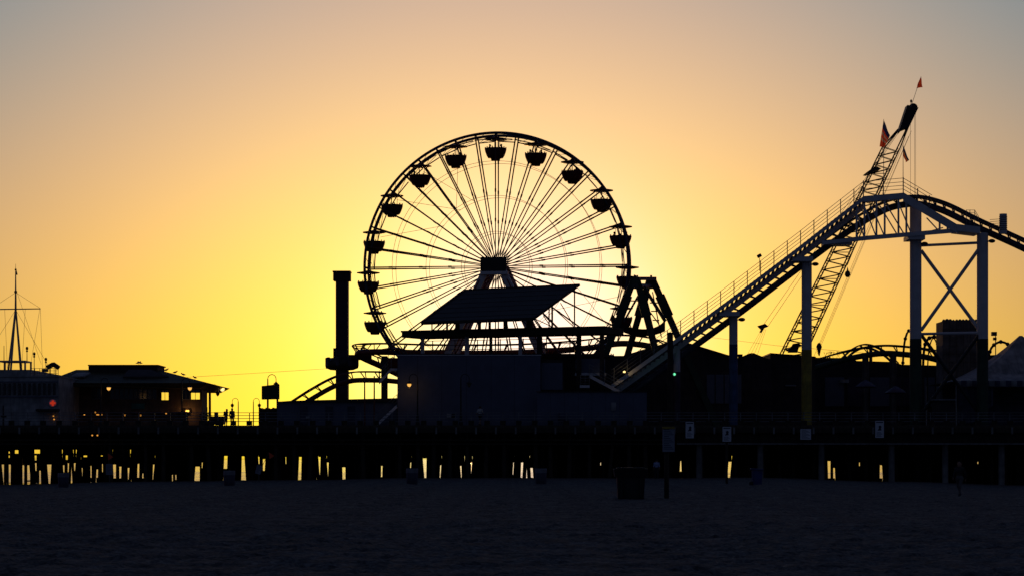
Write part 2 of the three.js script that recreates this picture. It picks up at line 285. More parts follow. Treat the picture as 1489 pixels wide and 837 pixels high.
// ------------------------------------------------------------------ builders for repeated things
function oneMesh(name, mb, m, label, cat, group) { return tag(mb.build(name, m), label, cat, group); }
const litGlass = glow(1, 0.5, 0.1, 1.1), dimGlass = M(0.35, 0.3, 0.2, { through: 0.4 });
function streetLamp(x, d, dir, lit, label, group) {
  const o = thing('street_lamp', label, 'street lamp', V(px(x, d), DECK, -d), group), X = px(x, d), z = -d;
  new MB().lathe([[0.19, 0], [0.19, 0.25], [0.13, 0.4], [0.12, 0.85], [0.075, 1], [0.06, 3.6], [0.05, 4.2]], V(X, DECK, z), 10).build('post', C.black, o);
  const arc = []; for (let k = 0; k <= 10; k++) { const a = Math.PI * k / 10; arc.push(V(X + dir * (0.37 - 0.37 * Math.cos(a)), DECK + 4.2 + 0.4 * Math.sin(a), z)); }
  arc.push(V(X + dir * 0.74, DECK + 4.05, z));
  new MB().tube(arc, 0.035, 6, 24).build('gooseneck', C.black, o);
  const c = V(X + dir * 0.74, DECK + 3.4, z);
  const ln = new MB().lathe([[0.02, 0.66], [0.05, 0.56], [0.1, 0.5], [0.24, 0.38], [0.26, 0.33], [0.2, 0.33]], c, 10).lathe([[0.001, 0], [0.06, 0.03], [0.09, 0.08]], c, 8).build('lantern', C.black, o);
  new MB().lathe([[0.09, 0.08], [0.17, 0.18], [0.19, 0.33]], c, 10).build('lantern_glass', lit ? litGlass : dimGlass, ln);
  if (lit) { const l = new THREE.PointLight(new THREE.Color().setRGB(1, 0.55, 0.18), 0.35, 0, 2); l.position.set(dir * 0.74, 3.3, 0); l.castShadow = true; l.shadow.radius = 4; o.add(l); }
  return o;
}
function stairs(o, a, b, z, w, n, mats) {                     // flight from a (low) to b (high) [px x, px y] at the distance z, with stringers, treads and handrail
  const A = P(a[0], a[1], z), B = P(b[0], b[1], z);
  new MB().ribbon([a, b], 0.16, -0.16, z, z + 0.06).build('stringer', mats, o);
  new MB().ribbon([a, b], 0.16, -0.16, z + w, z + w + 0.06).build('stringer', mats, o);
  for (let k = 0; k < n; k++) { const t = (k + 0.5) / n, c = A.clone().lerp(B, t), s = Math.abs(B.x - A.x) / n * 0.55; new MB().box(c.x - s, c.x + s, c.y - 0.02, c.y + 0.02, -z - 0.065, -z - w + 0.005).build('tread', mats, o); }
  for (const zz of [z - 0.02]) {
    for (const h of [0.45, 0.75, 1.05]) new MB().bar(A.clone().add(V(0, h, z - zz)), B.clone().add(V(0, h, z - zz)), 0.035).build('handrail', C.rail, o);
    const m = Math.max(2, Math.round(A.distanceTo(B) / 1.3)); for (let k = 0; k <= m; k++) { const c = A.clone().lerp(B, k / m); new MB().cyl(V(c.x, c.y, -zz), V(c.x, c.y + 1.06, -zz), 0.025).build('baluster', C.rail, o); }
  }
}
function track(name, label, pts, o = {}) {                    // coaster track: two rails, spine, ties, columns
  const cur = new THREE.CatmullRomCurve3(pts), L = cur.getLength(), t = thing(name, label, 'roller coaster', V(pts[0].x, DECK, pts[0].z), o.group);
  const n = Math.max(12, Math.round(L / 0.8)), gw = o.gauge ?? 0.55, dr = o.drop ?? 0.75, A = [], B = [], S = [], ties = new MB();
  for (let i = 0; i <= n; i++) {
    const p = cur.getPointAt(i / n), tg = cur.getTangentAt(i / n), sd = V(-tg.z, 0, tg.x).normalize(), up = sd.clone().cross(tg).normalize();
    if (up.y < 0) up.negate();
    A.push(p.clone().addScaledVector(sd, gw)); B.push(p.clone().addScaledVector(sd, -gw)); S.push(p.clone().addScaledVector(up, -dr));
  }
  const m = Math.round(L / (o.tie ?? 1.5));
  for (let k = 0; k <= m; k++) { const i = Math.round(k / m * n), s = S[i], q = S[Math.min(n, i + 1)], b = s.clone().lerp(q, k < m ? 0.5 : 0); ties.bar(A[i], b, 0.09).bar(B[i], b, 0.09).bar(A[i], B[i], 0.08); }
  new MB().tube(A, o.rail ?? 0.075, 6, n * 2).build('rail', o.mat || C.green, t); new MB().tube(B, o.rail ?? 0.075, 6, n * 2).build('rail', o.mat || C.green, t);
  new MB().tube(S, o.spine ?? 0.2, 8, n * 2).build('spine', o.mat || C.green, t);
  stuff(ties.build('ties', o.mat || C.green, t));
  for (const k of o.legs || []) { const s = cur.getPointAt(k); new MB().cyl(V(s.x, DECK, s.z), V(s.x, s.y - dr, s.z), o.leg ?? 0.22, o.leg ?? 0.22, 12).build('support_column', o.legMat || C.bluewhite, t); }
  return t;
}

// ------------------------------------------------------------------ people
const CLOTH = { skin: [0.3, 0.17, 0.11] };
function bodyGeometry(J, tones) {                             // one continuous surface over a posed skeleton (metres, facing +z)
  const bones = [];
  const add = (a, b, ra, rb, t) => bones.push({ a: V(...a), b: V(...b), ra, rb, t });
  add(J.hip, J.waist, 0.135, 0.125, 'leg'); add(J.waist, J.chest, 0.13, 0.15, 'top'); add(J.chest, J.neck, 0.15, 0.065, 'top'); add(J.neck, J.head, 0.055, 0.06, 'skin');
  add(J.head, [J.head[0], J.head[1] + 0.09, J.head[2] + 0.01], 0.078, 0.092, 'skin'); add([J.head[0], J.head[1] - 0.03, J.head[2] + 0.045], [J.head[0], J.head[1] + 0.03, J.head[2] + 0.05], 0.04, 0.05, 'skin');
  add([J.head[0], J.head[1] + 0.035, J.head[2] + 0.1], [J.head[0], J.head[1] + 0.01, J.head[2] + 0.112], 0.012, 0.017, 'skin');
  for (const s of [0, 1]) {
    add([J.head[0] + (s ? 0.085 : -0.085), J.head[1] + 0.05, J.head[2]], [J.head[0] + (s ? 0.09 : -0.09), J.head[1] + 0.02, J.head[2] - 0.01], 0.02, 0.014, 'skin');
    add(J.chest, J.sh[s], 0.11, 0.075, 'top'); add(J.sh[s], J.el[s], 0.062, 0.046, tones.sleeve || 'top'); add(J.el[s], J.wr[s], 0.044, 0.03, tones.fore || 'skin');
    add(J.hip, J.hp[s], 0.13, 0.105, 'leg'); add(J.hp[s], J.kn[s], 0.1, 0.062, 'leg'); add(J.kn[s], J.an[s], 0.062, 0.042, tones.shin || 'leg');
    add(J.an[s], J.toe[s], 0.048, 0.036, 'shoe');
  }
  const N = 88, S = 1.08, mid = V(0, J.mid ?? 0.92, 0), mc = new MarchingCubes(N, new THREE.MeshBasicMaterial(), false, false, 60000);
  const p = V(0, 0, 0), ab = V(0, 0, 0), ap = V(0, 0, 0), half = N / 2;
  const dist = (q, bn) => { ab.subVectors(bn.b, bn.a); ap.subVectors(q, bn.a); const t = cl(ap.dot(ab) / Math.max(1e-9, ab.lengthSq())); return ap.addScaledVector(ab, -t).length() - (bn.ra + (bn.rb - bn.ra) * t); };
  for (let k = 0; k < N; k++) for (let j = 0; j < N; j++) for (let i = 0; i < N; i++) {
    p.set((i - half) / half * S, (j - half) / half * S, (k - half) / half * S).add(mid);
    let e = 0; for (const b of bones) { const d = dist(p, b); if (d < 0.2) e += Math.exp(-d * 45); }
    mc.field[k * N * N + j * N + i] = e > 0 ? Math.log(e) / 45 : -0.2;
  }
  mc.isolation = 0; mc.update();
  const c = mc.count, pos = new Float32Array(mc.positionArray.slice(0, c * 3)), nor = new Float32Array(mc.normalArray.slice(0, c * 3));
  for (let i = 0; i < c * 3; i += 3) { pos[i] = pos[i] * S + mid.x; pos[i + 1] = pos[i + 1] * S + mid.y; pos[i + 2] = pos[i + 2] * S + mid.z; }
  let g = new THREE.BufferGeometry(); g.setAttribute('position', new THREE.BufferAttribute(pos, 3)); g.setAttribute('normal', new THREE.BufferAttribute(nor, 3));
  const list = [g];
  for (const s of [0, 1]) {                                    // hands: palm and five bent fingers
    const w = V(...J.wr[s]), dir = w.clone().sub(V(...J.el[s])).normalize(), fw = V(0, 0, 1).addScaledVector(dir, -dir.z).normalize(), nx = fw.clone().cross(dir);
    const mb = new MB(), palm = w.clone().addScaledVector(dir, 0.085);
    mb.add(new THREE.SphereGeometry(1, 10, 8), new THREE.Matrix4().makeBasis(fw.clone().multiplyScalar(0.042), dir.clone().multiplyScalar(0.06), nx.clone().multiplyScalar(0.02)).setPosition(w.clone().addScaledVector(dir, 0.045)));
    const inw = nx.clone().multiplyScalar(s ? -1 : 1);
    [[0.03, 0.062], [0.01, 0.072], [-0.011, 0.066], [-0.031, 0.05]].forEach(([o, l]) => { const a = palm.clone().addScaledVector(fw, o), b = a.clone().addScaledVector(dir, l * 0.55).addScaledVector(inw, 0.008), e = b.clone().addScaledVector(dir, l * 0.4).addScaledVector(inw, 0.028); mb.cyl(a, b, 0.0095, 0.009, 6).cyl(b, e, 0.009, 0.0075, 6); });
    const a = w.clone().addScaledVector(dir, 0.025).addScaledVector(fw, 0.03), b = a.clone().addScaledVector(dir, 0.03).addScaledVector(fw, 0.03); mb.cyl(a, b, 0.012, 0.0105, 6).cyl(b, b.clone().addScaledVector(dir, 0.032).addScaledVector(inw, 0.012), 0.0105, 0.008, 6);
    list.push(...mb.g);
  }
  g = mergeGeometries(list);
  const n = g.attributes.position.count, col = new Float32Array(n * 3), pal = { skin: CLOTH.skin, top: tones.top, leg: tones.legs, shoe: [0.03, 0.03, 0.03] };
  for (let i = 0; i < n; i++) {
    p.fromBufferAttribute(g.attributes.position, i); let best = 9, t = 'skin';
    if (i < c) for (const b of bones) { const d = dist(p, b); if (d < best) { best = d; t = b.t; } }
    col.set(pal[t], i * 3);
  }
  g.setAttribute('color', new THREE.BufferAttribute(col, 3));
  return g;
}
const stand = { hip: [0, 0.95, 0], waist: [0, 1.08, 0], chest: [0, 1.3, 0], neck: [0, 1.47, 0], head: [0, 1.57, 0.02], sh: [[-0.185, 1.4, 0], [0.185, 1.4, 0]], el: [[-0.25, 1.13, -0.02], [0.25, 1.13, -0.03]], wr: [[-0.26, 0.89, 0.05], [0.25, 0.89, 0.06]], hp: [[-0.095, 0.9, 0], [0.095, 0.9, 0]], kn: [[-0.11, 0.5, 0.02], [0.11, 0.5, 0.01]], an: [[-0.12, 0.09, -0.02], [0.12, 0.09, -0.02]], toe: [[-0.14, 0.04, 0.12], [0.14, 0.04, 0.12]] };
const walk = { ...stand, el: [[-0.24, 1.14, 0.1], [0.24, 1.14, -0.14]], wr: [[-0.22, 0.95, 0.26], [0.24, 0.9, -0.18]], kn: [[-0.1, 0.52, -0.06], [0.1, 0.52, 0.2]], an: [[-0.1, 0.13, -0.32], [0.1, 0.1, 0.24]], toe: [[-0.1, 0.05, -0.2], [0.11, 0.045, 0.38]] };
const sit = { ...stand, mid: 0.9, hip: [0, 0.5, 0], waist: [0, 0.63, -0.02], chest: [0, 0.86, -0.02], neck: [0, 1.03, 0], head: [0, 1.13, 0.03], sh: [[-0.185, 0.96, 0], [0.185, 0.96, 0]], el: [[-0.24, 0.7, 0.08], [0.24, 0.7, 0.08]], wr: [[-0.14, 0.6, 0.3], [0.14, 0.6, 0.3]], hp: [[-0.095, 0.48, 0.03], [0.095, 0.48, 0.03]], kn: [[-0.11, 0.5, 0.45], [0.11, 0.5, 0.45]], an: [[-0.11, 0.1, 0.45], [0.11, 0.1, 0.45]], toe: [[-0.12, 0.05, 0.58], [0.12, 0.05, 0.58]] };
const clothMat = M(1, 1, 1, { vc: true, map: null, bump: null, rough: 0.9 }), hairMat = M(0.02, 0.014, 0.01, { map: null, bump: null, rough: 0.8 });
function person(J, tones, at, turn, label, group, scale = 1) {
  const o = thing('person', label, 'person', at, group), c = V(...J.head);
  const b = new THREE.Mesh(bodyGeometry(J, tones), clothMat); b.name = 'body'; b.castShadow = b.receiveShadow = true; o.add(b);
  const g = new THREE.SphereGeometry(0.106, 14, 10, 0, Math.PI * 2, 0, Math.PI * 0.56).scale(0.95, 1, 1.04); g.rotateX(-0.5); g.translate(c.x, c.y + 0.085, c.z - 0.012);
  const h = new THREE.Mesh(g, hairMat); h.name = 'hair'; h.castShadow = true; o.add(h);
  o.rotation.y = turn; o.scale.setScalar(scale); return o;
}
person(stand, { top: [0.02, 0.02, 0.025], legs: [0.02, 0.022, 0.03], fore: 'top' }, V(px(337, 205), DECK, -205), 0.5, 'person in dark long sleeves standing at the pier railing, arms at the sides', null, 0.94);
person({ ...stand, wr: [[-0.12, 1.05, 0.25], [0.12, 1.05, 0.25]], chest: [0, 1.28, 0.05], neck: [0, 1.44, 0.08], head: [0, 1.53, 0.13] }, { top: [0.05, 0.03, 0.03], legs: [0.03, 0.03, 0.03] }, V(px(328, 209), DECK, -209), 0.9, 'stooping person in a dark top beside the one at the pier railing', null, 0.97);
person(walk, { top: [0.5, 0.48, 0.45], legs: [0.025, 0.025, 0.03], shin: 'skin' }, V(px(698, 202), DECK, -202), 2.6, 'person in a pale shirt and dark shorts walking past the blue wall', null, 1);
person(walk, { top: [0.02, 0.02, 0.025], legs: [0.1, 0.095, 0.09], fore: 'top' }, standAt(1396, 722), -0.6, 'person in a dark top walking over the sand before the concrete columns', null, 0.97);
person(stand, { top: [0.3, 0.36, 0.55], legs: [0.03, 0.03, 0.04] }, (() => { const d = 192, x = px(955, d); return V(x, ground(x, d), -d); })(), 3.0, 'person in a light blue shirt standing by the pier piles', null, 0.96);

// ------------------------------------------------------------------ harbour office with signal mast
{
  const o = thing('harbour_office', 'pale flat-roofed two-storey building with a strip of narrow windows', 'building', V(px(30, 212), DECK, -221));
  const d0 = 212, d1 = 228;
  new MB().box(px(-110, d0), px(84.5, d0), DECK, py(545.5, d0), -d0, -d1).build('wall', C.wallA, o);
  new MB().box(px(-110, d0), px(42.5, d0), py(545.4, d0), py(536.5, d0), -d0 - 0.6, -d1 + 0.6).build('parapet', C.wallA, o);
  new MB().box(px(-110, d0), px(85.5, d0), py(547.5, d0), py(545.2, d0), -d0 + 0.1, -d1 - 0.1).build('cornice', C.wallA, o);
  new MB().box(px(-110, d0), px(84, d0), py(555.3, d0), py(553.8, d0), -d0 + 0.12, -d0 - 0.02).build('ledge', C.wallBlue, o);
  new MB().box(px(-110, d0), px(84, d0), py(577, d0), py(575.4, d0), -d0 + 0.12, -d0 - 0.02).build('ledge', C.wallBlue, o);
  for (let k = -8; k < 11; k++) {
    const x = 6.2 + k * 7.2, w = new MB().pbox(x - 2.3, x + 2.3, 557, 574, d0 - 0.02, d0 + 0.05).build('window', C.glassDark, o);
    new MB().pbox(x - 3, x - 2.31, 556.3, 574.7, d0 - 0.1, d0 + 0.02).pbox(x + 2.31, x + 3, 556.3, 574.7, d0 - 0.1, d0 + 0.02).pbox(x - 3, x + 3, 555.7, 556.3, d0 - 0.1, d0 + 0.02).pbox(x - 3, x + 3, 574.7, 575.3, d0 - 0.1, d0 + 0.02).build('frame', C.wallA, w);
  }
  new MB().pbox(54, 77, 599, 625, d0 - 0.03, d0 + 0.03).build('garage_door', C.canvas, o);
  new MB().pbox(51, 84, 594, 597.5, d0 - 0.8, d0 - 0.01).build('awning', C.wallBrown, o);
  const rr2 = new MB(); for (const x of [43.5, 50, 57, 64, 71, 78, 84]) rr2.cyl(P(x, 545, d0 + 0.6), P(x, 535, d0 + 0.6), 0.025);
  for (const y of [535, 538.5, 542]) rr2.bar(P(43.5, y, d0 + 0.6), P(84, y, d0 + 0.6), 0.035);
  rr2.build('roof_railing', C.rail, o);
  new MB().pbox(60, 67.5, 535.5, 540, d0 + 0.9, d0 + 1.6).build('roof_unit', C.steel, o);
}
{
  const d = 218, top = py(536.7, 212), o = thing('signal_mast', 'tall tripod signal mast with yardarm, stays and pennant on the pale building', 'mast', V(px(22, d), top, -d));
  const b = V(px(22, d), 0, -d), Y = (y) => py(y, d);
  new MB().cyl(V(b.x, Y(460), -d), V(b.x, Y(394), -d), 0.11, 0.05).build('pole', C.white, o);
  new MB().ball(V(b.x, Y(424), -d), 0.15).ball(V(b.x, Y(392), -d), 0.1).build('pole_fitting', C.black, o);
  new MB().cyl(V(b.x, Y(394), -d), V(b.x, Y(383.5), -d), 0.03, 0.012).build('spire', C.black, o);
  for (const [x, dz] of [[11, 0], [19.5, 1.4], [30.5, 0], [25, -1.4]]) new MB().cyl(V(px(x, d), top, -d + dz), V(b.x, Y(447), -d), 0.1, 0.08).build('leg', C.white, o);
  const fr = new MB(); for (const x of [2, 40]) for (const z of [-1.3, 1.3]) fr.box(px(x, d) - 0.08, px(x, d) + 0.08, top, Y(525.5), -d + z - 0.08, -d + z + 0.08);
  fr.box(px(1, d), px(41, d), Y(526.5), Y(524.5), -d - 1.5, -d + 1.5); fr.build('platform', C.white, o);
  new MB().cyl(V(px(-14, d), Y(449.5), -d), V(px(58, d), Y(448.5), -d), 0.06, 0.05).build('yardarm', C.white, o);
  const st = new MB(), c = (x0, y0, x1, y1, z = 0) => st.cyl(V(px(x0, d), Y(y0), -d), V(px(x1, d), Y(y1), -d + z), 0.014, 0.014, 4);
  c(22, 425, 58, 448); c(22, 425, -14, 449); c(58, 449, 61, 535); c(57, 449, 43, 535); c(22, 450, 70, 532); c(36, 449, 31, 535); c(24, 425, 64, 530, 1.5); c(-14, 449, -10, 535); c(6, 449, 10, 535); c(22, 450, -30, 532);
  st.build('stays', C.cable, o);
  const fg = new MB(); fg.prism([P(22.3, 390, d), P(22.3, 400, d), P(25, 399.5, d), P(23.6, 394, d)], V(0, 0, 0.03)); fg.build('pennant', C.red, o);
  // small roof masts and floodlights
  for (const [x, y0, y1, lamp, lab] of [[38.5, 525, 505, 1, 'slim roof mast with a small lamp beside the tripod mast'], [49, 545, 513, 1, 'tall slim roof mast with a wind sensor beyond the railing'], [66, 541, 521, 1, 'short roof mast with a finial over the roof unit'], [5, 537, 502, 0, 'bare whip antenna on the parapet']]) {
    const m = new MB().cyl(V(px(x, 214), py(y0, 214), -214), V(px(x, 214), py(y1, 214), -214), 0.04, 0.025); if (lamp) m.ball(V(px(x, 214), py(y1 + 1, 214), -214), 0.13, 1.3).ball(V(px(x, 214), py(y1 + 5, 214), -214), 0.1);
    oneMesh('roof_mast', m, C.black, lab, 'mast');
  }
  const fl = (x, tilt, lab) => { const o2 = thing('floodlight', lab, 'floodlight', V(px(x, 214), py(536, 214), -214)); new MB().cyl(P(x, 545, 214), P(x, 533, 214), 0.04).build('bracket', C.black, o2); const mt = new THREE.Matrix4().makeRotationZ(tilt).setPosition(P(x, 531.5, 214)); new MB().add(new RoundedBoxGeometry(0.75, 0.42, 0.4, 2, 0.08), mt).build('housing', C.black, o2); };
  fl(72.5, 0.5, 'black floodlight tilted back on the roof railing'); fl(80.5, -0.6, 'black floodlight tilted forward at the roof corner');
  const s = thing('emblem_sign', 'small glowing red cross emblem on the pale building wall', 'sign', P(76, 590, 211.9));
  new MB().add(new THREE.CylinderGeometry(0.36, 0.36, 0.06, 16).rotateX(Math.PI / 2), new THREE.Matrix4().setPosition(P(76, 585.5, 211.9))).build('plate', C.bluewhite, s);
  const q = P(76, 585.5, 211.84); new MB().box(q.x - 0.25, q.x + 0.25, q.y - 0.09, q.y + 0.09, q.z, q.z + 0.05).box(q.x - 0.09, q.x + 0.09, q.y + 0.091, q.y + 0.25, q.z, q.z + 0.05).box(q.x - 0.09, q.x + 0.09, q.y - 0.25, q.y - 0.091, q.z, q.z + 0.05).build('cross', glow(1, 0.06, 0.02, 0.38), s);
}
// ------------------------------------------------------------------ restaurant
{
  const d0 = 222, d1 = 226, o = thing('restaurant', 'two-storey brown restaurant with a wide hip roof and overhanging eave', 'building', V(px(190, d0), DECK, -228)), y0 = DECK, y1 = py(556, d0), wl = 0.2;
  const xw = (x) => px(x, d0), yw = (y) => py(y, d0), w = new MB(), z0 = -d0, z1 = -d0 - wl;
  const cut = (x0, x1, a, b) => { w.box(xw(x0), xw(x1), y0, yw(b), z0, z1); w.box(xw(x0), xw(x1), yw(a), y1, z0, z1); };
  w.box(xw(82), xw(234), y0, y1, z0, z1); cut(234, 244.5, 566.5, 581); w.box(xw(244.5), xw(277), y0, y1, z0, z1); cut(277, 290, 566, 580); w.box(xw(290), xw(293), y0, y1, z0, z1);
  w.box(xw(292), xw(293), y0, y1, z1, -d1);
  w.box(xw(82), px(222, d1), y0, y1, -d1, -d1 - wl); w.box(px(222, d1), xw(293), y0, yw(590), -d1, -d1 - wl);
  w.build('wall', C.wallB, o);
  for (const [x0, x1, a, b] of [[234, 244.5, 566.5, 581], [277, 290, 566, 580]]) {
    const f = new MB().pbox(x0 - 0.9, x0, a - 0.8, b + 0.8, d0 - 0.06, d0 + 0.1).pbox(x1, x1 + 0.9, a - 0.8, b + 0.8, d0 - 0.06, d0 + 0.1).pbox(x0, x1, a - 0.8, a, d0 - 0.06, d0 + 0.1).pbox(x0, x1, b, b + 0.8, d0 - 0.06, d0 + 0.1).pbox((x0 + x1) / 2 - 0.3, (x0 + x1) / 2 + 0.3, a, b, d0 + 0.02, d0 + 0.08).build('window', C.wallBrown, o);
    new MB().pbox(x0 + 0.01, x1 - 0.01, a + 0.01, b - 0.01, d0 + 0.1, d0 + 0.104).build('pane', C.pane, f);
  }
  for (let k = 0; k < 10; k++) { const x = 160 + k * 6.8, f = new MB().pbox(x - 0.4, x + 6.2, 562.5, 580, d0 - 0.05, d0 - 0.004).build('window', C.wallBlue, o); new MB().pbox(x + 0.5, x + 5.3, 563.5, 579, d0 - 0.055, d0 - 0.02).build('pane', C.glassDark, f); }
  for (let k = 0; k < 2; k++) { const x = 133 + k * 7, f = new MB().pbox(x - 0.4, x + 6.2, 562.5, 580, d0 - 0.05, d0 - 0.004).build('window', C.wallBlue, o); new MB().pbox(x + 0.5, x + 5.3, 563.5, 579, d0 - 0.055, d0 - 0.02).build('pane', C.glassDark, f); }
  { const f = new MB().pbox(264, 276, 565, 580.5, d0 - 0.05, d0 - 0.004).build('window', C.wallBlue, o); new MB().pbox(265, 269.6, 566, 579.5, d0 - 0.055, d0 - 0.02).pbox(270.4, 275, 566, 579.5, d0 - 0.055, d0 - 0.02).build('pane', C.glassDark, f); }
  // hip roof
  const E = P(334, 564.3, 236), A = V(px(60, 219), E.y, -219), B = V(E.x, E.y, -219), D = V(A.x, E.y, -236), R0 = P(110, 537, 228), R1 = P(229, 537, 228), dn = V(0, -0.28, 0);
  const v = [A, B, E, D, R0, R1, A.clone().add(dn), B.clone().add(V(-0.9, -0.5, -0.6)), E.clone().add(V(-0.9, -0.5, 0.6)), D.clone().add(dn)];
  const roof = new MB().faces(v, [[0, 1, 5, 4], [1, 2, 5], [2, 3, 4, 5], [3, 0, 4], [0, 6, 7, 1], [1, 7, 8, 2], [2, 8, 9, 3], [3, 9, 6, 0], [6, 9, 8, 7]]).build('roof', C.roofB, o);
  new MB().pbox(128, 228.5, 530.3, 541, 226, 230.5).build('roof_monitor', C.wallBrown, roof);
  new MB().pbox(127, 229.5, 529.6, 531.2, 225.8, 230.8).build('monitor_cap', C.roofB, roof);
  new MB().prism([P(102, 548, 221.9), P(122, 547.6, 221.9), P(131, 542.6, 223.9), P(112, 542.8, 223.9)], V(0, 0.12, 0)).build('skylight', C.canvas, roof);
  new MB().prism([P(178, 549, 221.6), P(245, 549, 221.6), P(219, 539, 223.6), P(186, 539, 223.6)], V(0, 0.15, 0)).build('dormer_panel', C.wallBrown, roof);
  for (const x of [110, 160, 210]) new MB().cyl(V(px(x, 234.5), DECK, -234.5), V(px(x, 234.5), E.y - 0.4, -234.5), 0.13).build('terrace_post', C.darkred, o);
  for (const x of [304.5]) new MB().cyl(V(px(x, 221), DECK, -221), V(px(x, 221), py(561, 221), -221), 0.11).build('eave_post', C.darkred, o);
  for (const x of [140, 165, 195, 225, 262]) new MB().pbox(x - 9, x + 9, 598, 600, d0 - 1.1, d0 - 0.01).build('awning', C.darkred, o);
  oneMesh('shop_sign', new MB().pbox(190.5, 209.5, 586, 594, d0 - 0.12, d0 - 0.02), C.teal, 'small teal sign board on the brown restaurant wall', 'sign');
  const gl = thing('globe_lamp', 'round glowing lamp under the tip of the restaurant eave', 'lamp', P(323, 567, 233));
  new MB().ball(P(323, 565.4, 232), 0.24).build('globe', glow(1, 0.75, 0.28, 1), gl); new MB().cyl(P(323, 565.4, 232.2), P(323, 562.5, 233.2), 0.05).build('bracket', C.black, gl);
  { const l = new THREE.PointLight(new THREE.Color().setRGB(1, 0.7, 0.25), 0.8, 0, 2); l.position.copy(P(323, 566, 231.7).sub(base.get(gl))); l.castShadow = true; l.shadow.radius = 5; gl.add(l); }
  const bulbs = [[138, 599.2], [140.5, 602.5], [142.5, 602.7], [147, 602.6], [181, 603.3], [204, 603.5], [241, 600.5], [77, 604], [78, 609], [90, 603], [97.5, 602.7], [103, 603], [122, 602.7], [133.5, 632.5], [141, 632.5]];
  const em = glow(1, 0.4, 0.06, 0.8);
  for (const [x, y] of bulbs) { const d = y > 620 ? 199.7 : x < 85 ? 211.7 : 220.6, s = thing('bulb', y > 620 ? 'small amber bulb glowing on the pier edge beam' : 'small amber bulb glowing on the restaurant terrace', 'bulb', P(x, y, d), y > 620 ? 'amber bulbs on the pier edge' : 'amber bulbs of the restaurant terrace'); new MB().ball(P(x, y, d), 0.075).build('glass', em, s); new MB().cyl(P(x, y - 1, d), P(x, y - 2, d), 0.05).build('socket', C.black, s); }
  const wl2 = thing('wall_lamp', 'pair of warm glowing lamp globes on the restaurant wall', 'lamp', P(272, 597, 221.7)); new MB().ball(P(270.6, 597, 221.6), 0.12).ball(P(273.2, 597, 221.6), 0.12).build('globes', litGlass, wl2); new MB().pbox(270, 274, 598.4, 599.4, 221.55, 221.95).build('bracket', C.black, wl2);
  { const l = new THREE.PointLight(new THREE.Color().setRGB(1, 0.5, 0.15), 1, 0, 2); l.position.copy(P(272, 597, 221.3).sub(base.get(wl2))); l.castShadow = true; wl2.add(l); }
  // gulls on the roof
  const gull = (x, y, d, turn, lab) => { const g = thing('seagull', lab, 'gull', P(x, y, d), 'gulls on the restaurant roof'), c = P(x, y, d);
    const b = new MB().add(new THREE.SphereGeometry(1, 10, 8).scale(0.2, 0.085, 0.085).rotateZ(0.25).translate(0, 0.17, 0)).add(new THREE.SphereGeometry(0.06, 8, 6).translate(0.19, 0.28, 0)).add(new THREE.ConeGeometry(0.05, 0.2, 6).rotateZ(Math.PI / 2).translate(-0.24, 0.12, 0)); for (const q of b.g) q.rotateY(turn).translate(c.x, c.y, c.z); b.build('body', C.canvas, g);
    const k = new MB().add(new THREE.ConeGeometry(0.018, 0.09, 5).rotateZ(-Math.PI / 2).translate(0.28, 0.275, 0)); for (const q of k.g) q.rotateY(turn).translate(c.x, c.y, c.z); k.build('beak', C.yellow, g);
    for (const s of [-0.03, 0.03]) new MB().cyl(c.clone().add(V(0, -0.04, s)), c.clone().add(V(0, 0.12, s)), 0.009, 0.009, 4).build('leg', C.yellow, g); };
  gull(200.5, 529.3, 227, 0, 'gull perched on the flat roof monitor'); gull(203, 529.3, 227.3, 3, 'gull perched on the flat roof monitor');
  for (const [x, t] of [[241, 0], [254, 0.3], [266, 3], [283, 2.6]]) gull(x, 537 + (x - 229) / (334 - 229) * 27.3 - 0.4, 228 - (x - 229) / 105 * 4, t, 'gull perched on the sloping hip of the roof');
  // terrace clutter by the railing
  for (const [x, lab] of [[299, 'dark planter with a leafy bush beside the restaurant eave post']]) {
    const t = thing('potted_bush', lab, 'plant', V(px(x, 203), DECK, -203)); new MB().lathe([[0.001, 0], [0.28, 0], [0.34, 0.5], [0.3, 0.5]], V(px(x, 203), DECK, -203), 12).build('planter', C.wallBrown, t);
    const lf = new MB(); for (let k = 0; k < 260; k++) { const a = rr(0, 6.28), r = 0.55 * Math.sqrt(rnd()), c = V(px(x, 203) + r * Math.cos(a), DECK + 0.55 + rr(0, 1) * (1 - r), -203 + r * Math.sin(a)); lf.add(new THREE.PlaneGeometry(0.12, 0.06).rotateX(rr(-1.5, 1.5)).rotateY(rr(0, 6)).translate(c.x, c.y, c.z)); } lf.build('foliage', M(0.03, 0.06, 0.02, { map: null, bump: null, rough: 0.8 }), t);
  }
  const cart = thing('vendor_cart', 'low dark vendor cart standing by the pier railing', 'cart', V(px(315, 206), DECK, -206));
  new MB().pbox(306, 325, 606, 616.5, 205.6, 206.6).build('counter', C.black, cart); new MB().pbox(305, 326, 604.8, 605.9, 205.4, 206.8).build('top', C.steel, cart);
  for (const x of [309, 322]) new MB().add(new THREE.CylinderGeometry(0.25, 0.25, 0.06, 14).rotateX(Math.PI / 2), new THREE.Matrix4().setPosition(px(x, 206), DECK + 0.25, -205.5)).build('wheel', C.black, cart);
  new MB().pbox(311, 316, 598.5, 604.7, 205.7, 206.1).build('display_box', C.steel, cart);
}
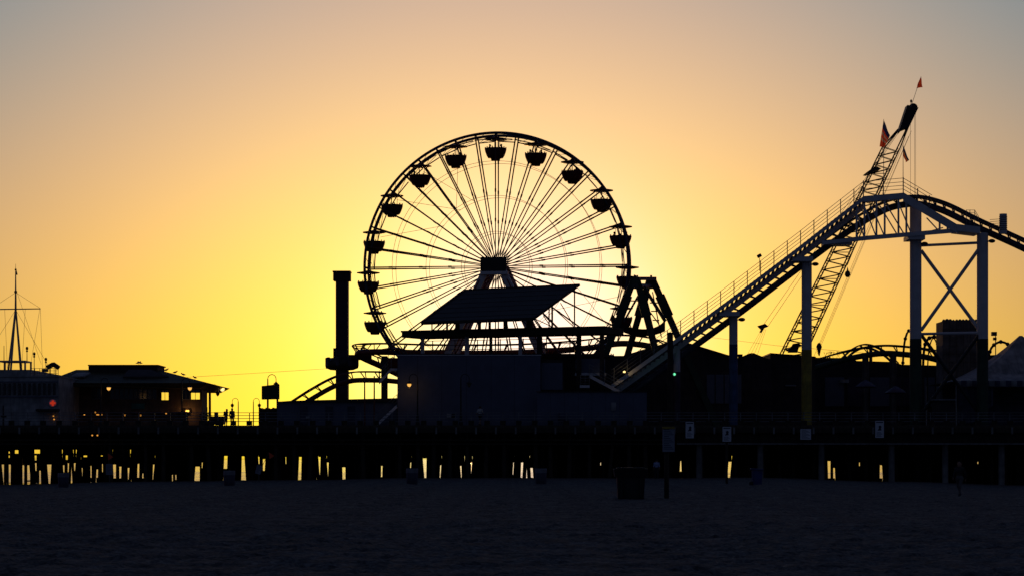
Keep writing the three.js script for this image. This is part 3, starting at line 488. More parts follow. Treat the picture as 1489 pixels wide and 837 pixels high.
// ------------------------------------------------------------------ street lamps
streetLamp(146, 212, 1, true, 'lit gooseneck street lamp before the dark windows of the brown restaurant');
streetLamp(264, 212, 1, true, 'lit gooseneck street lamp before the bright window of the brown restaurant');
streetLamp(305.5, 230, 1, false, 'unlit gooseneck street lamp rising over the restaurant eave');
streetLamp(346, 281, -1, false, 'gooseneck street lamp on the far side of the pier, hook facing the restaurant');
streetLamp(368, 281, 1, false, 'gooseneck street lamp on the far side of the pier, hook facing the hanging box');
streetLamp(389, 203, 1, false, 'tall gooseneck street lamp in front of the raised box sign');
streetLamp(453, 270, 1, false, 'gooseneck street lamp seen behind the rising coaster track');
streetLamp(607, 201.9, -1, true, 'lit gooseneck street lamp before the corner of the blue wall');
streetLamp(670, 201.9, 1, false, 'unlit gooseneck street lamp before the middle of the blue wall');
for (const [x, y, lab] of [[530, 549, 'slim light pole standing before the low shed, with a crossbar lamp'], [544, 546, 'slim light pole standing beside the outer stairs']]) {
  const d = 203.2, o = thing('light_pole', lab, 'light pole', V(px(x, d), DECK, -d)); new MB().cyl(V(px(x, d), DECK, -d), P(x, y, d), 0.08, 0.06).build('pole', C.darkred, o); new MB().pbox(x - 1, x + 6, y + 4, y + 6.5, d - 0.1, d + 0.1).build('lamp_head', C.black, o);
}
{ const d = 203, o = thing('light_pole', 'dark pole with a short crossbar before the pale building', 'light pole', V(px(4, d), DECK, -d)); new MB().cyl(V(px(4, d), DECK, -d), P(4, 589, d), 0.09, 0.06).build('pole', C.black, o); new MB().pbox(0, 8, 603.6, 606.4, d - 0.12, d + 0.12).build('crossbar', C.black, o); }
// ------------------------------------------------------------------ small structures at the left of the wheel
{
  const b = thing('box_sign', 'dark raised box sign on two legs', 'sign', V(px(392, 206), DECK, -206)); new MB().prism([P(380, 580, 205.6), P(404.5, 579.4, 205.6), P(404.5, 557.8, 205.6), P(380, 560.6, 205.6)], V(0, 0, -1)).build('box', C.wallBrown, b);
  for (const x of [389, 403]) new MB().cyl(V(px(x, 206), DECK, -206), P(x, 579.8, 206), 0.09).build('leg', C.black, b);
  const f = thing('screen_fence', 'dark board fence standing beneath the raised box sign', 'fence', V(px(388, 205), DECK, -205)); for (let k = 0; k < 8; k++) new MB().pbox(375.6 + k * 3.3, 378.85 + k * 3.3, 592 + (k % 3) * 0.7, 621.2, 204.6, 204.75).build('board', C.timber, f);
  const s = thing('low_shed', 'long low blue-grey shed with double doors beside the stairs', 'building', V(px(480, 206), DECK, -208));
  new MB().pbox(402.5, 577, 583, 621.2, 204.4, 211).build('wall', C.wallBlue, s);
  new MB().prism([P(402, 583.5, 204.1), P(577.4, 583.5, 204.1), P(577.4, 578, 204.1), P(422, 582, 204.1)], V(0, 0, -7.5)).build('roof', C.wallBrown, s);
  for (const x of [436, 473, 505]) new MB().pbox(x, x + 11, 590, 621, 204.34, 204.38).build('door', C.navy, s);
  new MB().pbox(444.5, 450, 604.8, 608.5, 204.3, 204.34).build('notice', C.canvas, s);
}
// drop tower
{
  const d = 236, o = thing('drop_tower', 'dark square drop tower ride with a boxy cap and a ring of seats', 'tower', V(px(497, d), DECK, -d)), q = (x0, x1, y0, y1, h) => new MB().box(px(x0, d), px(x1, d), py(y0, d), py(y1, d), -d - h, -d + h);
  new MB().box(px(488.5, d), px(506.5, d), DECK, py(408.6, d), -d - 0.62, -d + 0.62).build('shaft', C.purple, o);
  for (const x of [488.6, 504.4]) new MB().box(px(x, d), px(x + 2, d), DECK, py(409, d), -d + 0.63, -d + 0.75).build('guide_rail', C.steel, o);
  const cap = q(485, 509.5, 408.5, 396, 0.9).build('cap', C.wallBrown, o); q(484.3, 510.2, 396.6, 394.6, 1).build('cap_lid', C.black, cap);
  const rg = new MB(); rg.add(new THREE.LatheGeometry([[0.7, 0.5], [1.3, 0.5], [1.55, 0.05], [1.75, -0.05], [1.7, -0.55], [1.2, -0.75], [0.7, -0.75]].map(([x, y]) => new THREE.Vector2(x, y)), 8).translate(px(497, d), py(527, d), -d)); rg.build('seat_ring', C.black, o);
  for (let k = 0; k < 8; k++) { const a = k * Math.PI / 4 + 0.2, c = V(px(497, d) + 1.62 * Math.cos(a), py(526, d), -d + 1.62 * Math.sin(a)); new MB().add(new RoundedBoxGeometry(0.42, 0.95, 0.3, 1, 0.08), new THREE.Matrix4().makeRotationY(-a + Math.PI / 2).setPosition(c)).build('seat', C.navy, o); }
  q(485, 490.5, 520, 506, 0.7).build('motor_box', C.black, o);
  const ar = o; new MB().pbox(507, 539.5, 515.2, 522.5, d - 0.5, d + 0.5).build('gantry_arm', C.wallBrown, ar); new MB().pbox(528, 539, 513, 515.1, d - 0.4, d + 0.4).build('lamp_tray', C.black, ar);
}
track('coaster_track', 'dark coaster track climbing from the low shed past the drop tower', [P(395, 599, 226), P(412, 591, 227), P(448, 568, 228), P(483, 549, 229), P(510, 541, 230), P(535, 540, 231), P(566, 541, 232), P(600, 545, 233)], { legs: [0.2], tie: 1.9, spine: 0.26, drop: 0.85, mat: C.darkred, legMat: C.steel });
track('coaster_track', 'dark coaster track with a hairpin turn passing behind the loading platform', [P(990, 510, 232), P(950, 492, 234), P(905, 487, 234), P(850, 494, 233), P(760, 500, 232), P(640, 501, 231), P(550, 499, 232), P(522, 501, 235), P(526, 507, 239), P(560, 522, 241), P(610, 545, 242), P(680, 570, 243)], { legs: [0.06, 0.17, 0.3, 0.39], tie: 1.7, spine: 0.32, drop: 0.85, mat: C.darkred, legMat: C.steel, leg: 0.28 });
{ // outer stairs beside the blue wall
  const o = thing('outer_stairs', 'light grey two-flight stairs against the end of the blue wall', 'stairs', V(px(565, 203), DECK, -203.5));
  stairs(o, [545, 620], [577, 590], 202.6, 1, 8, C.bluewhite); stairs(o, [551, 556], [569, 536], 203.9, 1, 6, C.bluewhite);
  new MB().pbox(568, 577.8, 535, 538.5, 203.8, 206).build('landing', C.bluewhite, o);
  new MB().pbox(554, 563, 517, 621, 206.2, 207).build('stair_tower', C.wallBrown, o);
}

// ------------------------------------------------------------------ ferris wheel
const WD = 225, WC = V(px(722.5, WD), py(388, WD), -WD), WR = 195 * WD / F, WH = WC.y - DECK, WYAW = -0.13;
{
  const o = thing('ferris_wheel', 'big ferris wheel with forty spokes a side, dark against the sunset', 'ferris wheel', V(WC.x, DECK, WC.z)); o.rotation.y = WYAW; base.set(o, V(0, 0, 0));
  const hz = 1.05, mesh = (name, g, m, rz = 0, z = 0, par = o) => { const e = new THREE.Mesh(g, m); e.name = name; e.castShadow = e.receiveShadow = true; e.position.set(0, par === o ? WH : 0, z); e.rotation.z = rz; par.add(e); return e; };
  const build = (mb) => { const g = mergeGeometries(mb.g); projectUV(g); return g; };
  const pt = (r, a, z = 0) => V(r * Math.sin(a), r * Math.cos(a), z), n = 40, st = Math.PI * 2 / n;
  const rim = new MB(); rim.add(new THREE.TorusGeometry(WR - 0.15, 0.14, 8, 160).scale(1, 1, 0.9)); const rimG = build(rim);
  const inner = new MB(); for (let k = 0; k < n; k++) inner.cyl(pt(WR - 0.72, k * st), pt(WR - 0.72, (k + 0.86) * st), 0.06, 0.06, 6).cyl(pt(WR - 0.7, k * st), pt(WR - 0.2, k * st), 0.06, 0.06, 5).cyl(pt(WR - 0.72, k * st), pt(WR - 0.2, (k + 0.5) * st), 0.022, 0.022, 5); const innerG = build(inner);
  const sp = new MB().cyl(pt(0.8, 0), pt(WR - 0.3, 0), 0.048, 0.076, 7); for (const r of [0.33, 0.55, 0.78]) sp.cyl(pt(WR * r, 0), pt(WR * r + 0.35, 0), 0.088, 0.088, 7); const spG = build(sp);
  for (const z of [hz, -hz]) {
    mesh('rim', rimG, C.navy, 0, z); mesh('inner_rim', innerG, C.navy, 0, z);
    for (let k = 0; k < n; k++) mesh('spoke', spG, C.darkred, k * st, z);
    for (const r of [152, 102, 50]) { const h = new MB(); for (const q of [r]) { const R = q * WD / F; h.add(new THREE.TorusGeometry(R, 0.022, 5, 120)); } mesh('hoop', build(h), C.darkred, 0, z); }
  }
  const ti = new MB(); for (let k = 0; k < n; k++) ti.cyl(pt(WR - 0.15, k * st, -hz), pt(WR - 0.15, k * st, hz), 0.05, 0.05, 5).cyl(pt(WR - 0.72, k * st, -hz), pt(WR - 0.72, (k + 1) * st, hz), 0.025, 0.025, 4); mesh('rim_ties', build(ti), C.navy).userData.kind = 'stuff';
  for (let k = 0; k < 20; k++) { const e = new MB().cyl(pt(WR - 0.32, k * 2 * st + 0.0, -hz), pt(WR - 0.32, k * 2 * st, hz), 0.09, 0.09, 8); mesh('gondola_axle', build(e), C.steel); }
  for (const [a, b] of [[-38, -19], [-56, -33], [-75, -52], [-19, -38], [104, 128], [118, 96]]) { const A = a * Math.PI / 180, B = b * Math.PI / 180; mesh('cross_stay', build(new MB().cyl(pt(WR * 0.93, A, -hz), pt(WR * 0.52, B, -hz), 0.02, 0.02, 4)), C.cable); }
  const hub = mesh('hub', build(new MB().add(new THREE.CylinderGeometry(0.46, 0.46, hz * 2 + 0.5, 24).rotateX(Math.PI / 2)).add(new THREE.CylinderGeometry(0.4, 0.4, hz * 2 + 2.6, 16).rotateX(Math.PI / 2)).add(new THREE.TorusGeometry(0.8, 0.03, 6, 40).translate(0, 0, hz))), C.steel);
  mesh('hub_cover', build(new MB().box(-1.27, 1.27, -0.62, 0.75, 2.4, 2.62)), C.black, 0, 0, hub); mesh('hub_ledge', build(new MB().box(-1.3, 1.42, -0.95, -0.64, 1.9, 2.66)), C.bluewhite, 0, 0, hub);
  for (const z of [2.05, -2.05]) for (const s of [-1, 1]) {
    const a = V(s * 0.6, 0.1, z), b = V(s * 7.9, -WH, z * 1.25), leg = mesh('support_leg', build(new MB().bar(a, b, 0.5, 0.68)), C.bluewhite);
    const d = V(s * 0.75, 0, 0); mesh('guide_tube', build(new MB().cyl(a.clone().add(d).add(V(0, -1.5, 0.5)), b.clone().add(d).add(V(0, 0, 0.5)), 0.06)), C.red, 0, 0, leg);
    mesh('foot_plate', build(new MB().box(b.x - 0.8, b.x + 0.8, -WH, -WH + 0.25, b.z - 0.6, b.z + 0.6)), C.steel, 0, 0, leg);
  }
  for (const s of [-1, 1]) mesh('leg_brace', build(new MB().cyl(V(s * 4.9, -WH * 0.6, 2.4), V(s * 4.9, -WH * 0.6, -2.4), 0.14)), C.bluewhite);
  // gondolas: canopy, mast, basket
  const q = thing('wheel_gondola', 'round gondola with a disc canopy hanging from the ferris wheel rim', 'gondola', V(0, 0, 0), 'gondolas hanging round the ferris wheel'); base.set(q, V(0, 0, 0));
  new MB().lathe([[0.001, 0.3], [0.15, 0.22], [0.6, 0.1], [1.15, 0.01], [1.15, -0.06], [0.6, -0.16], [0.001, -0.2]], V(0, -0.3, 0), 20).build('canopy', C.red, q);
  new MB().cyl(V(-0.08, 0, 0), V(-0.08, -2.1, 0), 0.045).build('mast', C.white, q); new MB().cyl(V(0.42, -0.3, -0.3), V(0.42, -1.3, -0.3), 0.025).build('stay_rod', C.white, q);
  const bk = new MB().lathe([[0.001, -2.45], [0.42, -2.45], [0.5, -2.22], [0.74, -2.2], [0.9, -1.95], [1.05, -1.55], [1.1, -1.32], [1.1, -1.24], [1.02, -1.24], [0.98, -1.5], [0.82, -1.95], [0.001, -2.12]], V(0, 0, 0), 18).build('basket', C.darkred, q);
  const rods = new MB(); for (let k = 0; k < 10; k++) { const a = k / 10 * 6.283; rods.add(new THREE.BoxGeometry(0.1, 0.16, 0.06).translate(1.03 * Math.cos(a), -1.18, 1.03 * Math.sin(a))); } stuff(rods.build('rim_studs', C.darkred, bk));
  new MB().lathe([[0.45, -2.05], [0.8, -1.95], [0.83, -1.72], [0.5, -1.72], [0.45, -2.05]], V(0, 0, 0), 16).build('bench', C.navy, q);
  new MB().add(new THREE.TorusGeometry(0.3, 0.03, 6, 16).rotateX(Math.PI / 2).translate(0, -1.45, 0)).build('turning_wheel', C.steel, q);
  const spot = (k) => { const p = pt(WR - 0.32, k * 2 * st - 0.01); return V(WC.x + p.x * Math.cos(WYAW), WC.y + p.y, WC.z - p.x * Math.sin(WYAW)); };
  q.position.copy(spot(0)); const ord = ['', 'first', 'second', 'third', 'fourth', 'fifth', 'sixth', 'seventh', 'eighth', 'ninth'], which = (k) => k === 0 ? 'topmost gondola' : k === 10 ? 'lowest gondola' : `${ord[k < 10 ? k : 20 - k]} gondola down from the top on the ${k < 10 ? 'swing ship' : 'drop tower'} side`;
  q.userData.label = 'topmost gondola of the ferris wheel, under a disc canopy'; for (let k = 1; k < 20; k++) copy(q, spot(k), `${which(k)} of the ferris wheel`, k * 0.7);
  // riders
  const riders = [[0, 0.62, 0.1, -1.4], [1, 0.6, 0, -1.5], [1, -0.6, 0.1, 1.5], [2, 0.4, 0.5, 3], [4, -0.66, 0, 1.57], [4, 0.62, 0.2, -1.3], [0, -0.62, 0, 1.5], [19, 0.5, -0.3, -1], [18, -0.6, 0.2, 1.4], [5, 0.1, 0.6, 3.1]];
  const pr = person(sit, { top: [0.1, 0.03, 0.03], legs: [0.03, 0.035, 0.06], fore: 'top' }, V(0, 0, 0), 0, 'rider in a dark top seated in a gondola of the ferris wheel', 'riders in the gondolas', 0.92);
  riders.forEach(([k, x, z, t], i) => { const a = spot(k).add(V(x * 0.95, -2.02, z)), lab = `${(x > 0) === (k < 10) ? 'outer' : 'inner'} rider in the ${which(k)}`; if (i) { copy(pr, a, lab, t); } else { pr.userData.label = lab; pr.position.copy(a); pr.rotation.y = t; } });
}

// ------------------------------------------------------------------ loading platform under the wheel: walls, slab roof, sloping sail roof
{
  const d0 = 203.4, o = thing('blue_wall_station', 'tall plain blue-grey walled ride station below the ferris wheel', 'building', V(px(690, d0), DECK, -208));
  for (const [x0, x1] of [[578, 607], [607.3, 642], [642.3, 678], [678.3, 714], [714.3, 748], [748.3, 786]]) new MB().pbox(x0, x1, 516.4 + (x0 % 2) * 0.3, 621.2, d0, d0 + 0.25).build('wall_panel', C.wallBlue, o);
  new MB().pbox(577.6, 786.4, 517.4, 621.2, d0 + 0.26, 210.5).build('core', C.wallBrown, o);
  new MB().pbox(577, 787, 515.2, 516.3, d0 - 0.05, d0 + 0.5).build('coping', C.bluewhite, o);
  const lb = new MB().pbox(649.5, 656, 601, 606.5, d0 - 0.12, d0 - 0.004).build('notice_box', C.canvas, o); new MB().pbox(657, 663, 601, 606.5, d0 - 0.1, d0 - 0.004).build('meter_box', C.black, lb);
  const a = thing('side_annex', 'dark annex with a sloped top beside the blue-grey wall', 'building', V(px(805, 206), DECK, -208)); new MB().prism([P(786.8, 621.5, 204.2), P(822, 621.5, 204.2), P(819, 523.5, 204.2), P(786.8, 521, 204.2)], V(0, 0, -6)).build('wall', C.wallBrown, a); new MB().pbox(787, 818, 527, 566, 204.1, 204.18).build('panel', C.wallBlue, a);
  const w = thing('low_wall', 'long low navy wall with a posted notice beneath the metal stairs', 'wall', V(px(860, 202), DECK, -202)); for (let k = 0; k < 8; k++) new MB().pbox(781 + k * 20, 800.7 + k * 20, 569.5 + (k % 2) * 0.25, 621, 201.8, 202.05).build('wall_panel', C.wallBlue, w); new MB().pbox(780, 942, 568.3, 569.4, 201.7, 202.2).build('coping', C.wallBrown, w);
  const n = tag(new MB().pbox(888.5, 896, 584.5, 596.5, 201.74, 201.79).build('poster', C.canvas), 'white notice posted on the low navy wall', 'poster');
  const b = tag(new MB().pbox(812, 823, 600, 611, 201.2, 201.7).build('utility_box', C.canvasDark), 'small grey utility box at the foot of the low navy wall', 'box');
}
{
  const o = thing('loading_platform', 'flat slab roof on posts over the wheel loading platform', 'platform', V(px(730, 212), DECK, -212));
  const A = P(584, 480.6, 214), B = P(879, 473.6, 204.8), bk = V(1.9, 0, -3.4), up = V(0, -0.62, 0);
  new MB().faces([A, B, B.clone().add(bk), A.clone().add(bk), ...[A, B, B.clone().add(bk), A.clone().add(bk)].map((p) => p.clone().add(up))], [[0, 1, 2, 3], [7, 6, 5, 4], [0, 4, 5, 1], [1, 5, 6, 2], [2, 6, 7, 3], [3, 7, 4, 0]]).build('slab_roof', C.roofB, o);
  new MB().prism([A.clone().add(V(-0.1, 0.02, 0.12)), B.clone().add(V(0.1, 0.02, 0.12)), B.clone().add(V(0.1, -0.14, 0.12)), A.clone().add(V(-0.1, -0.14, 0.12))], V(0, 0, -0.11)).build('gutter', C.wallBrown, o);
  const fl = new MB(), at = (t, s = 0.2) => A.clone().lerp(B, t).addScaledVector(bk, s), yf = py(513, 208);
  for (const [t, w, m] of [[0.085, 0.34, C.bluewhite], [0.31, 0.42, C.bluewhite], [0.575, 0.34, C.bluewhite], [0.67, 0.5, C.wallBrown], [0.86, 0.45, C.wallBrown], [0.97, 0.4, C.wallBrown], [0.43, 0.3, C.wallBrown]]) { const c = at(t); new MB().box(c.x - w / 2, c.x + w / 2, DECK, c.y - 0.58, c.z - w / 2, c.z + w / 2).build('post', m, o); }
  { const z = -213; new MB().box(px(584, 213), px(880, 213), py(519, 213), py(513.5, 213), z - 2, z).build('floor', C.wallBrown, o); }
  for (const y of [493, 500, 506.5]) new MB().bar(at(0.02, 0.9).setY(py(y, 214)), at(0.8, 0.9).setY(py(y - 3, 208)), 0.06).build('rail', C.darkred, o);
  for (let k = 0; k < 7; k++) { const c = at(0.06 + k * 0.115, 0.9); new MB().cyl(V(c.x, py(517, 213), c.z), V(c.x, py(492, 213), c.z), 0.05).build('rail_post', C.darkred, o); }
  new MB().pbox(836, 842, 505, 518, 209, 210).build('control_box', C.black, o);
  // sloping roof above it
  const s = thing('sail_roof', 'large dark sloping canopy roof in front of the wheel hub', 'canopy', V(px(725, 211), DECK, -211));
  const c = [P(613, 469.5, 211), P(775, 463.5, 206), P(842.5, 414, 213), P(677, 422, 219)], rows = 7;
  const lerp4 = (u, v) => c[0].clone().lerp(c[1], u).lerp(c[3].clone().lerp(c[2], u), v);
  for (let k = 0; k < rows; k++) { const v0 = k / rows, v1 = (k + 1) / rows + 0.006, q = [lerp4(0, v0), lerp4(1, v0), lerp4(1, v1), lerp4(0, v1)]; q[0].y += 0.04; q[1].y += 0.04; new MB().prism(q, V(0, -0.1, -0.06)).build('roof_strip', C.awning, s); }
  new MB().bar(c[0], c[1], 0.2, 0.28).bar(c[3], c[2], 0.16, 0.22).build('edge_beam', C.wallBrown, s); new MB().bar(c[1], c[2], 0.16, 0.22).bar(c[0], c[3], 0.16, 0.22).build('edge_beam', C.wallBrown, s);
  const und = (x, yA, yB, d, w, m = C.wallBrown) => new MB().cyl(P(x, yB, d), P(x, yA, d), w).build('prop', m, s);
  und(628, 468, 482, 212, 0.06); und(665, 466, 482, 211, 0.22); und(712, 464, 480, 210, 0.12); und(697, 465, 480, 210, 0.16); und(735, 464, 480, 209, 0.2); und(770, 462, 478, 208, 0.3);
  und(835.5, 420, 476, 210.5, 0.065, C.darkred); und(798.5, 447, 476, 209, 0.06, C.darkred); und(803, 443, 476, 209, 0.09, C.darkred); und(650, 467, 482, 212, 0.1);
  const dg = new MB(); for (const [x0, y0, x1, y1] of [[803, 446, 834, 474], [815, 440, 834, 472], [776, 462, 806, 476], [790, 458, 802, 476], [625, 482, 645, 468], [640, 482, 660, 467], [758, 465, 775, 478]]) dg.cyl(P(x0, y0, 210), P(x1, y1, 210), 0.045, 0.045, 5); dg.build('struts', C.darkred, s);
}
{
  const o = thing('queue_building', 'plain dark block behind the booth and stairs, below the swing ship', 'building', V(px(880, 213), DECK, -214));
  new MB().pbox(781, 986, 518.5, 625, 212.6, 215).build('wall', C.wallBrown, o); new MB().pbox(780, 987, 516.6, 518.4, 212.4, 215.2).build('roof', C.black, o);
}
// metal access stairs and booth at the right of the platform
{
  const o = thing('operator_booth', 'small grey operator booth above the low navy wall', 'booth', V(px(860, 207), DECK, -208));
  new MB().pbox(838, 880, 521, 541.5, 207, 210).build('cabin', C.wallBlue, o); new MB().pbox(836.5, 881.5, 541.6, 545.5, 206.6, 210.4).build('base', C.bluewhite, o); for (const x of [841, 877]) new MB().pbox(x - 1.2, x + 1.2, 545.6, 621.5, 207.5, 207.8).build('leg', C.steel, o);
  const p = thing('access_stairs', 'light metal stairs with landing leading down from the booth', 'stairs', V(px(872, 205), DECK, -205));
  stairs(p, [902, 570], [857, 546], 204.6, 0.9, 9, C.bluewhite); new MB().pbox(843.5, 857.5, 559.5, 563.2, 204.4, 206).build('landing', C.bluewhite, p);
  for (const x of [844.2, 850.8, 857.2]) new MB().cyl(P(x, 560, 204.5), P(x, 545, 204.5), 0.025).build('baluster', C.rail, p); for (const y of [545, 549, 553, 557]) new MB().bar(P(844.2, y, 204.5), P(857.2, y, 204.5), 0.035).build('handrail', C.rail, p);
  const w = thing('stair_light', 'small warm light glowing on the lift hill stairs', 'light', P(908, 541, 204.4)); new MB().ball(P(908, 540, 204.4), 0.13, 0.7).build('glass', glow(1, 0.75, 0.3, 1.1), w); new MB().pbox(906, 910, 541.2, 542.4, 204.3, 204.6).build('bracket', C.black, w);
  { const l = new THREE.PointLight(new THREE.Color().setRGB(1, 0.7, 0.3), 0.5, 0, 2); l.position.set(0, 0.06, 0.25); l.castShadow = true; w.add(l); }
  const g = thing('signal_light', 'small green signal light glowing under the lift hill', 'light', P(981, 545, 204)); new MB().ball(P(981, 543.6, 204), 0.13).build('lens', glow(0.25, 1, 0.55, 0.5), g); new MB().pbox(979, 983, 541, 546, 204.14, 204.4).build('housing', C.black, g);
  { const l = new THREE.PointLight(new THREE.Color().setRGB(0.3, 1, 0.6), 0.15, 0, 2); l.position.set(0, 0.08, 0.25); l.castShadow = true; g.add(l); }
  const pl = thing('timber_post', 'dark square post standing under the foot of the lift hill', 'post', V(px(975, 203), DECK, -203)); new MB().pbox(971.5, 979, 484, 621, 202.8, 203.3).build('shaft', C.timber, pl); new MB().pbox(970.8, 979.7, 482.6, 483.9, 202.7, 203.4).build('cap', C.black, pl);
}
// swinging ship ride
{
  const o = thing('swing_ship_ride', 'dark swinging ship ride with two tall A-frames joined by a top beam', 'ride', V(px(930, 222), DECK, -222));
  const foot = (x, y, ax, ay, d) => { const a = P(ax, ay, d), b = P(x, y, d), t = (a.y - DECK) / (a.y - b.y); return a.clone().lerp(b, t); };
  for (const [ax, d, l, r] of [[924, 218, [885, 504], [949, 492]], [947, 226, [916, 504], [984, 485]]]) {
    for (const q of [l, r]) { const a = P(ax + (q === l ? -3 : 3), 408, d), b = foot(q[0], q[1], a.x * F / d + CX, 408, d), lg = new MB().bar(a, b, 0.6, 0.62).build('frame_leg', C.green, o); new MB().bar(a.clone().lerp(b, 0.1), a.clone().lerp(b, 0.24), 0.72, 0.9).build('gusset', C.green, lg); }
    new MB().pbox(ax - 6, ax + 6, 403.5, 419, d - 0.4, d + 0.4).build('apex_plate', C.green, o); new MB().cyl(P(ax, 402.8, d), P(ax, 400, d), 0.1).build('beacon', C.black, o);
  }
  new MB().bar(P(920, 405, 218), P(952, 405, 226), 0.4, 0.34).build('top_beam', C.green, o); new MB().cyl(P(924, 416, 217.5), P(947, 416, 226.5), 0.28, 0.28, 12).build('axle', C.steel, o);
  const hull = [], top = P(936, 416, 222), R = 72 * 222 / F; const v = [], f = [], NS = 14;
  for (let k = 0; k <= NS; k++) { const t = k / NS * 2 - 1, a = -0.12 + t * 0.56, w = 1.1 * (1 - 0.75 * t ** 4), up = 0.62 + 0.5 * t ** 4; const c = V(top.x + R * Math.sin(a) * 1.02, top.y - R * Math.cos(a), top.z); v.push(V(c.x, c.y, c.z + w * 0.55), V(c.x, c.y + up, c.z + w), V(c.x, c.y + up, c.z - w), V(c.x, c.y, c.z - w * 0.55)); }
  for (let k = 0; k < NS; k++) for (let q = 0; q < 4; q++) f.push([k * 4 + q, k * 4 + (q + 1) % 4, k * 4 + 4 + (q + 1) % 4, k * 4 + 4 + q]); f.push([3, 2, 1, 0], [NS * 4, NS * 4 + 1, NS * 4 + 2, NS * 4 + 3]);
  new MB().faces(v, f).build('ship_hull', C.wallBrown, o);
  for (const a of [-0.42, 0.46]) for (const z of [-0.9, 0.9]) new MB().cyl(V(top.x, top.y, top.z + z), V(top.x + R * Math.sin(a), top.y - R * Math.cos(a) + 0.9, top.z + z), 0.09).build('hanger_arm', C.steel, o);
  const ld = new MB(); for (const [x0, y0, x1, y1] of [[949, 424, 962, 490], [941, 440, 953, 490], [945, 440, 958, 440], [947, 452, 959, 452], [949, 465, 959, 465], [915, 437, 930, 437], [912, 462, 924, 490], [943, 450, 958, 470]]) ld.cyl(P(x0, y0, 223), P(x1, y1, 223), 0.06, 0.06, 5); ld.build('ladder', C.steel, o);
}
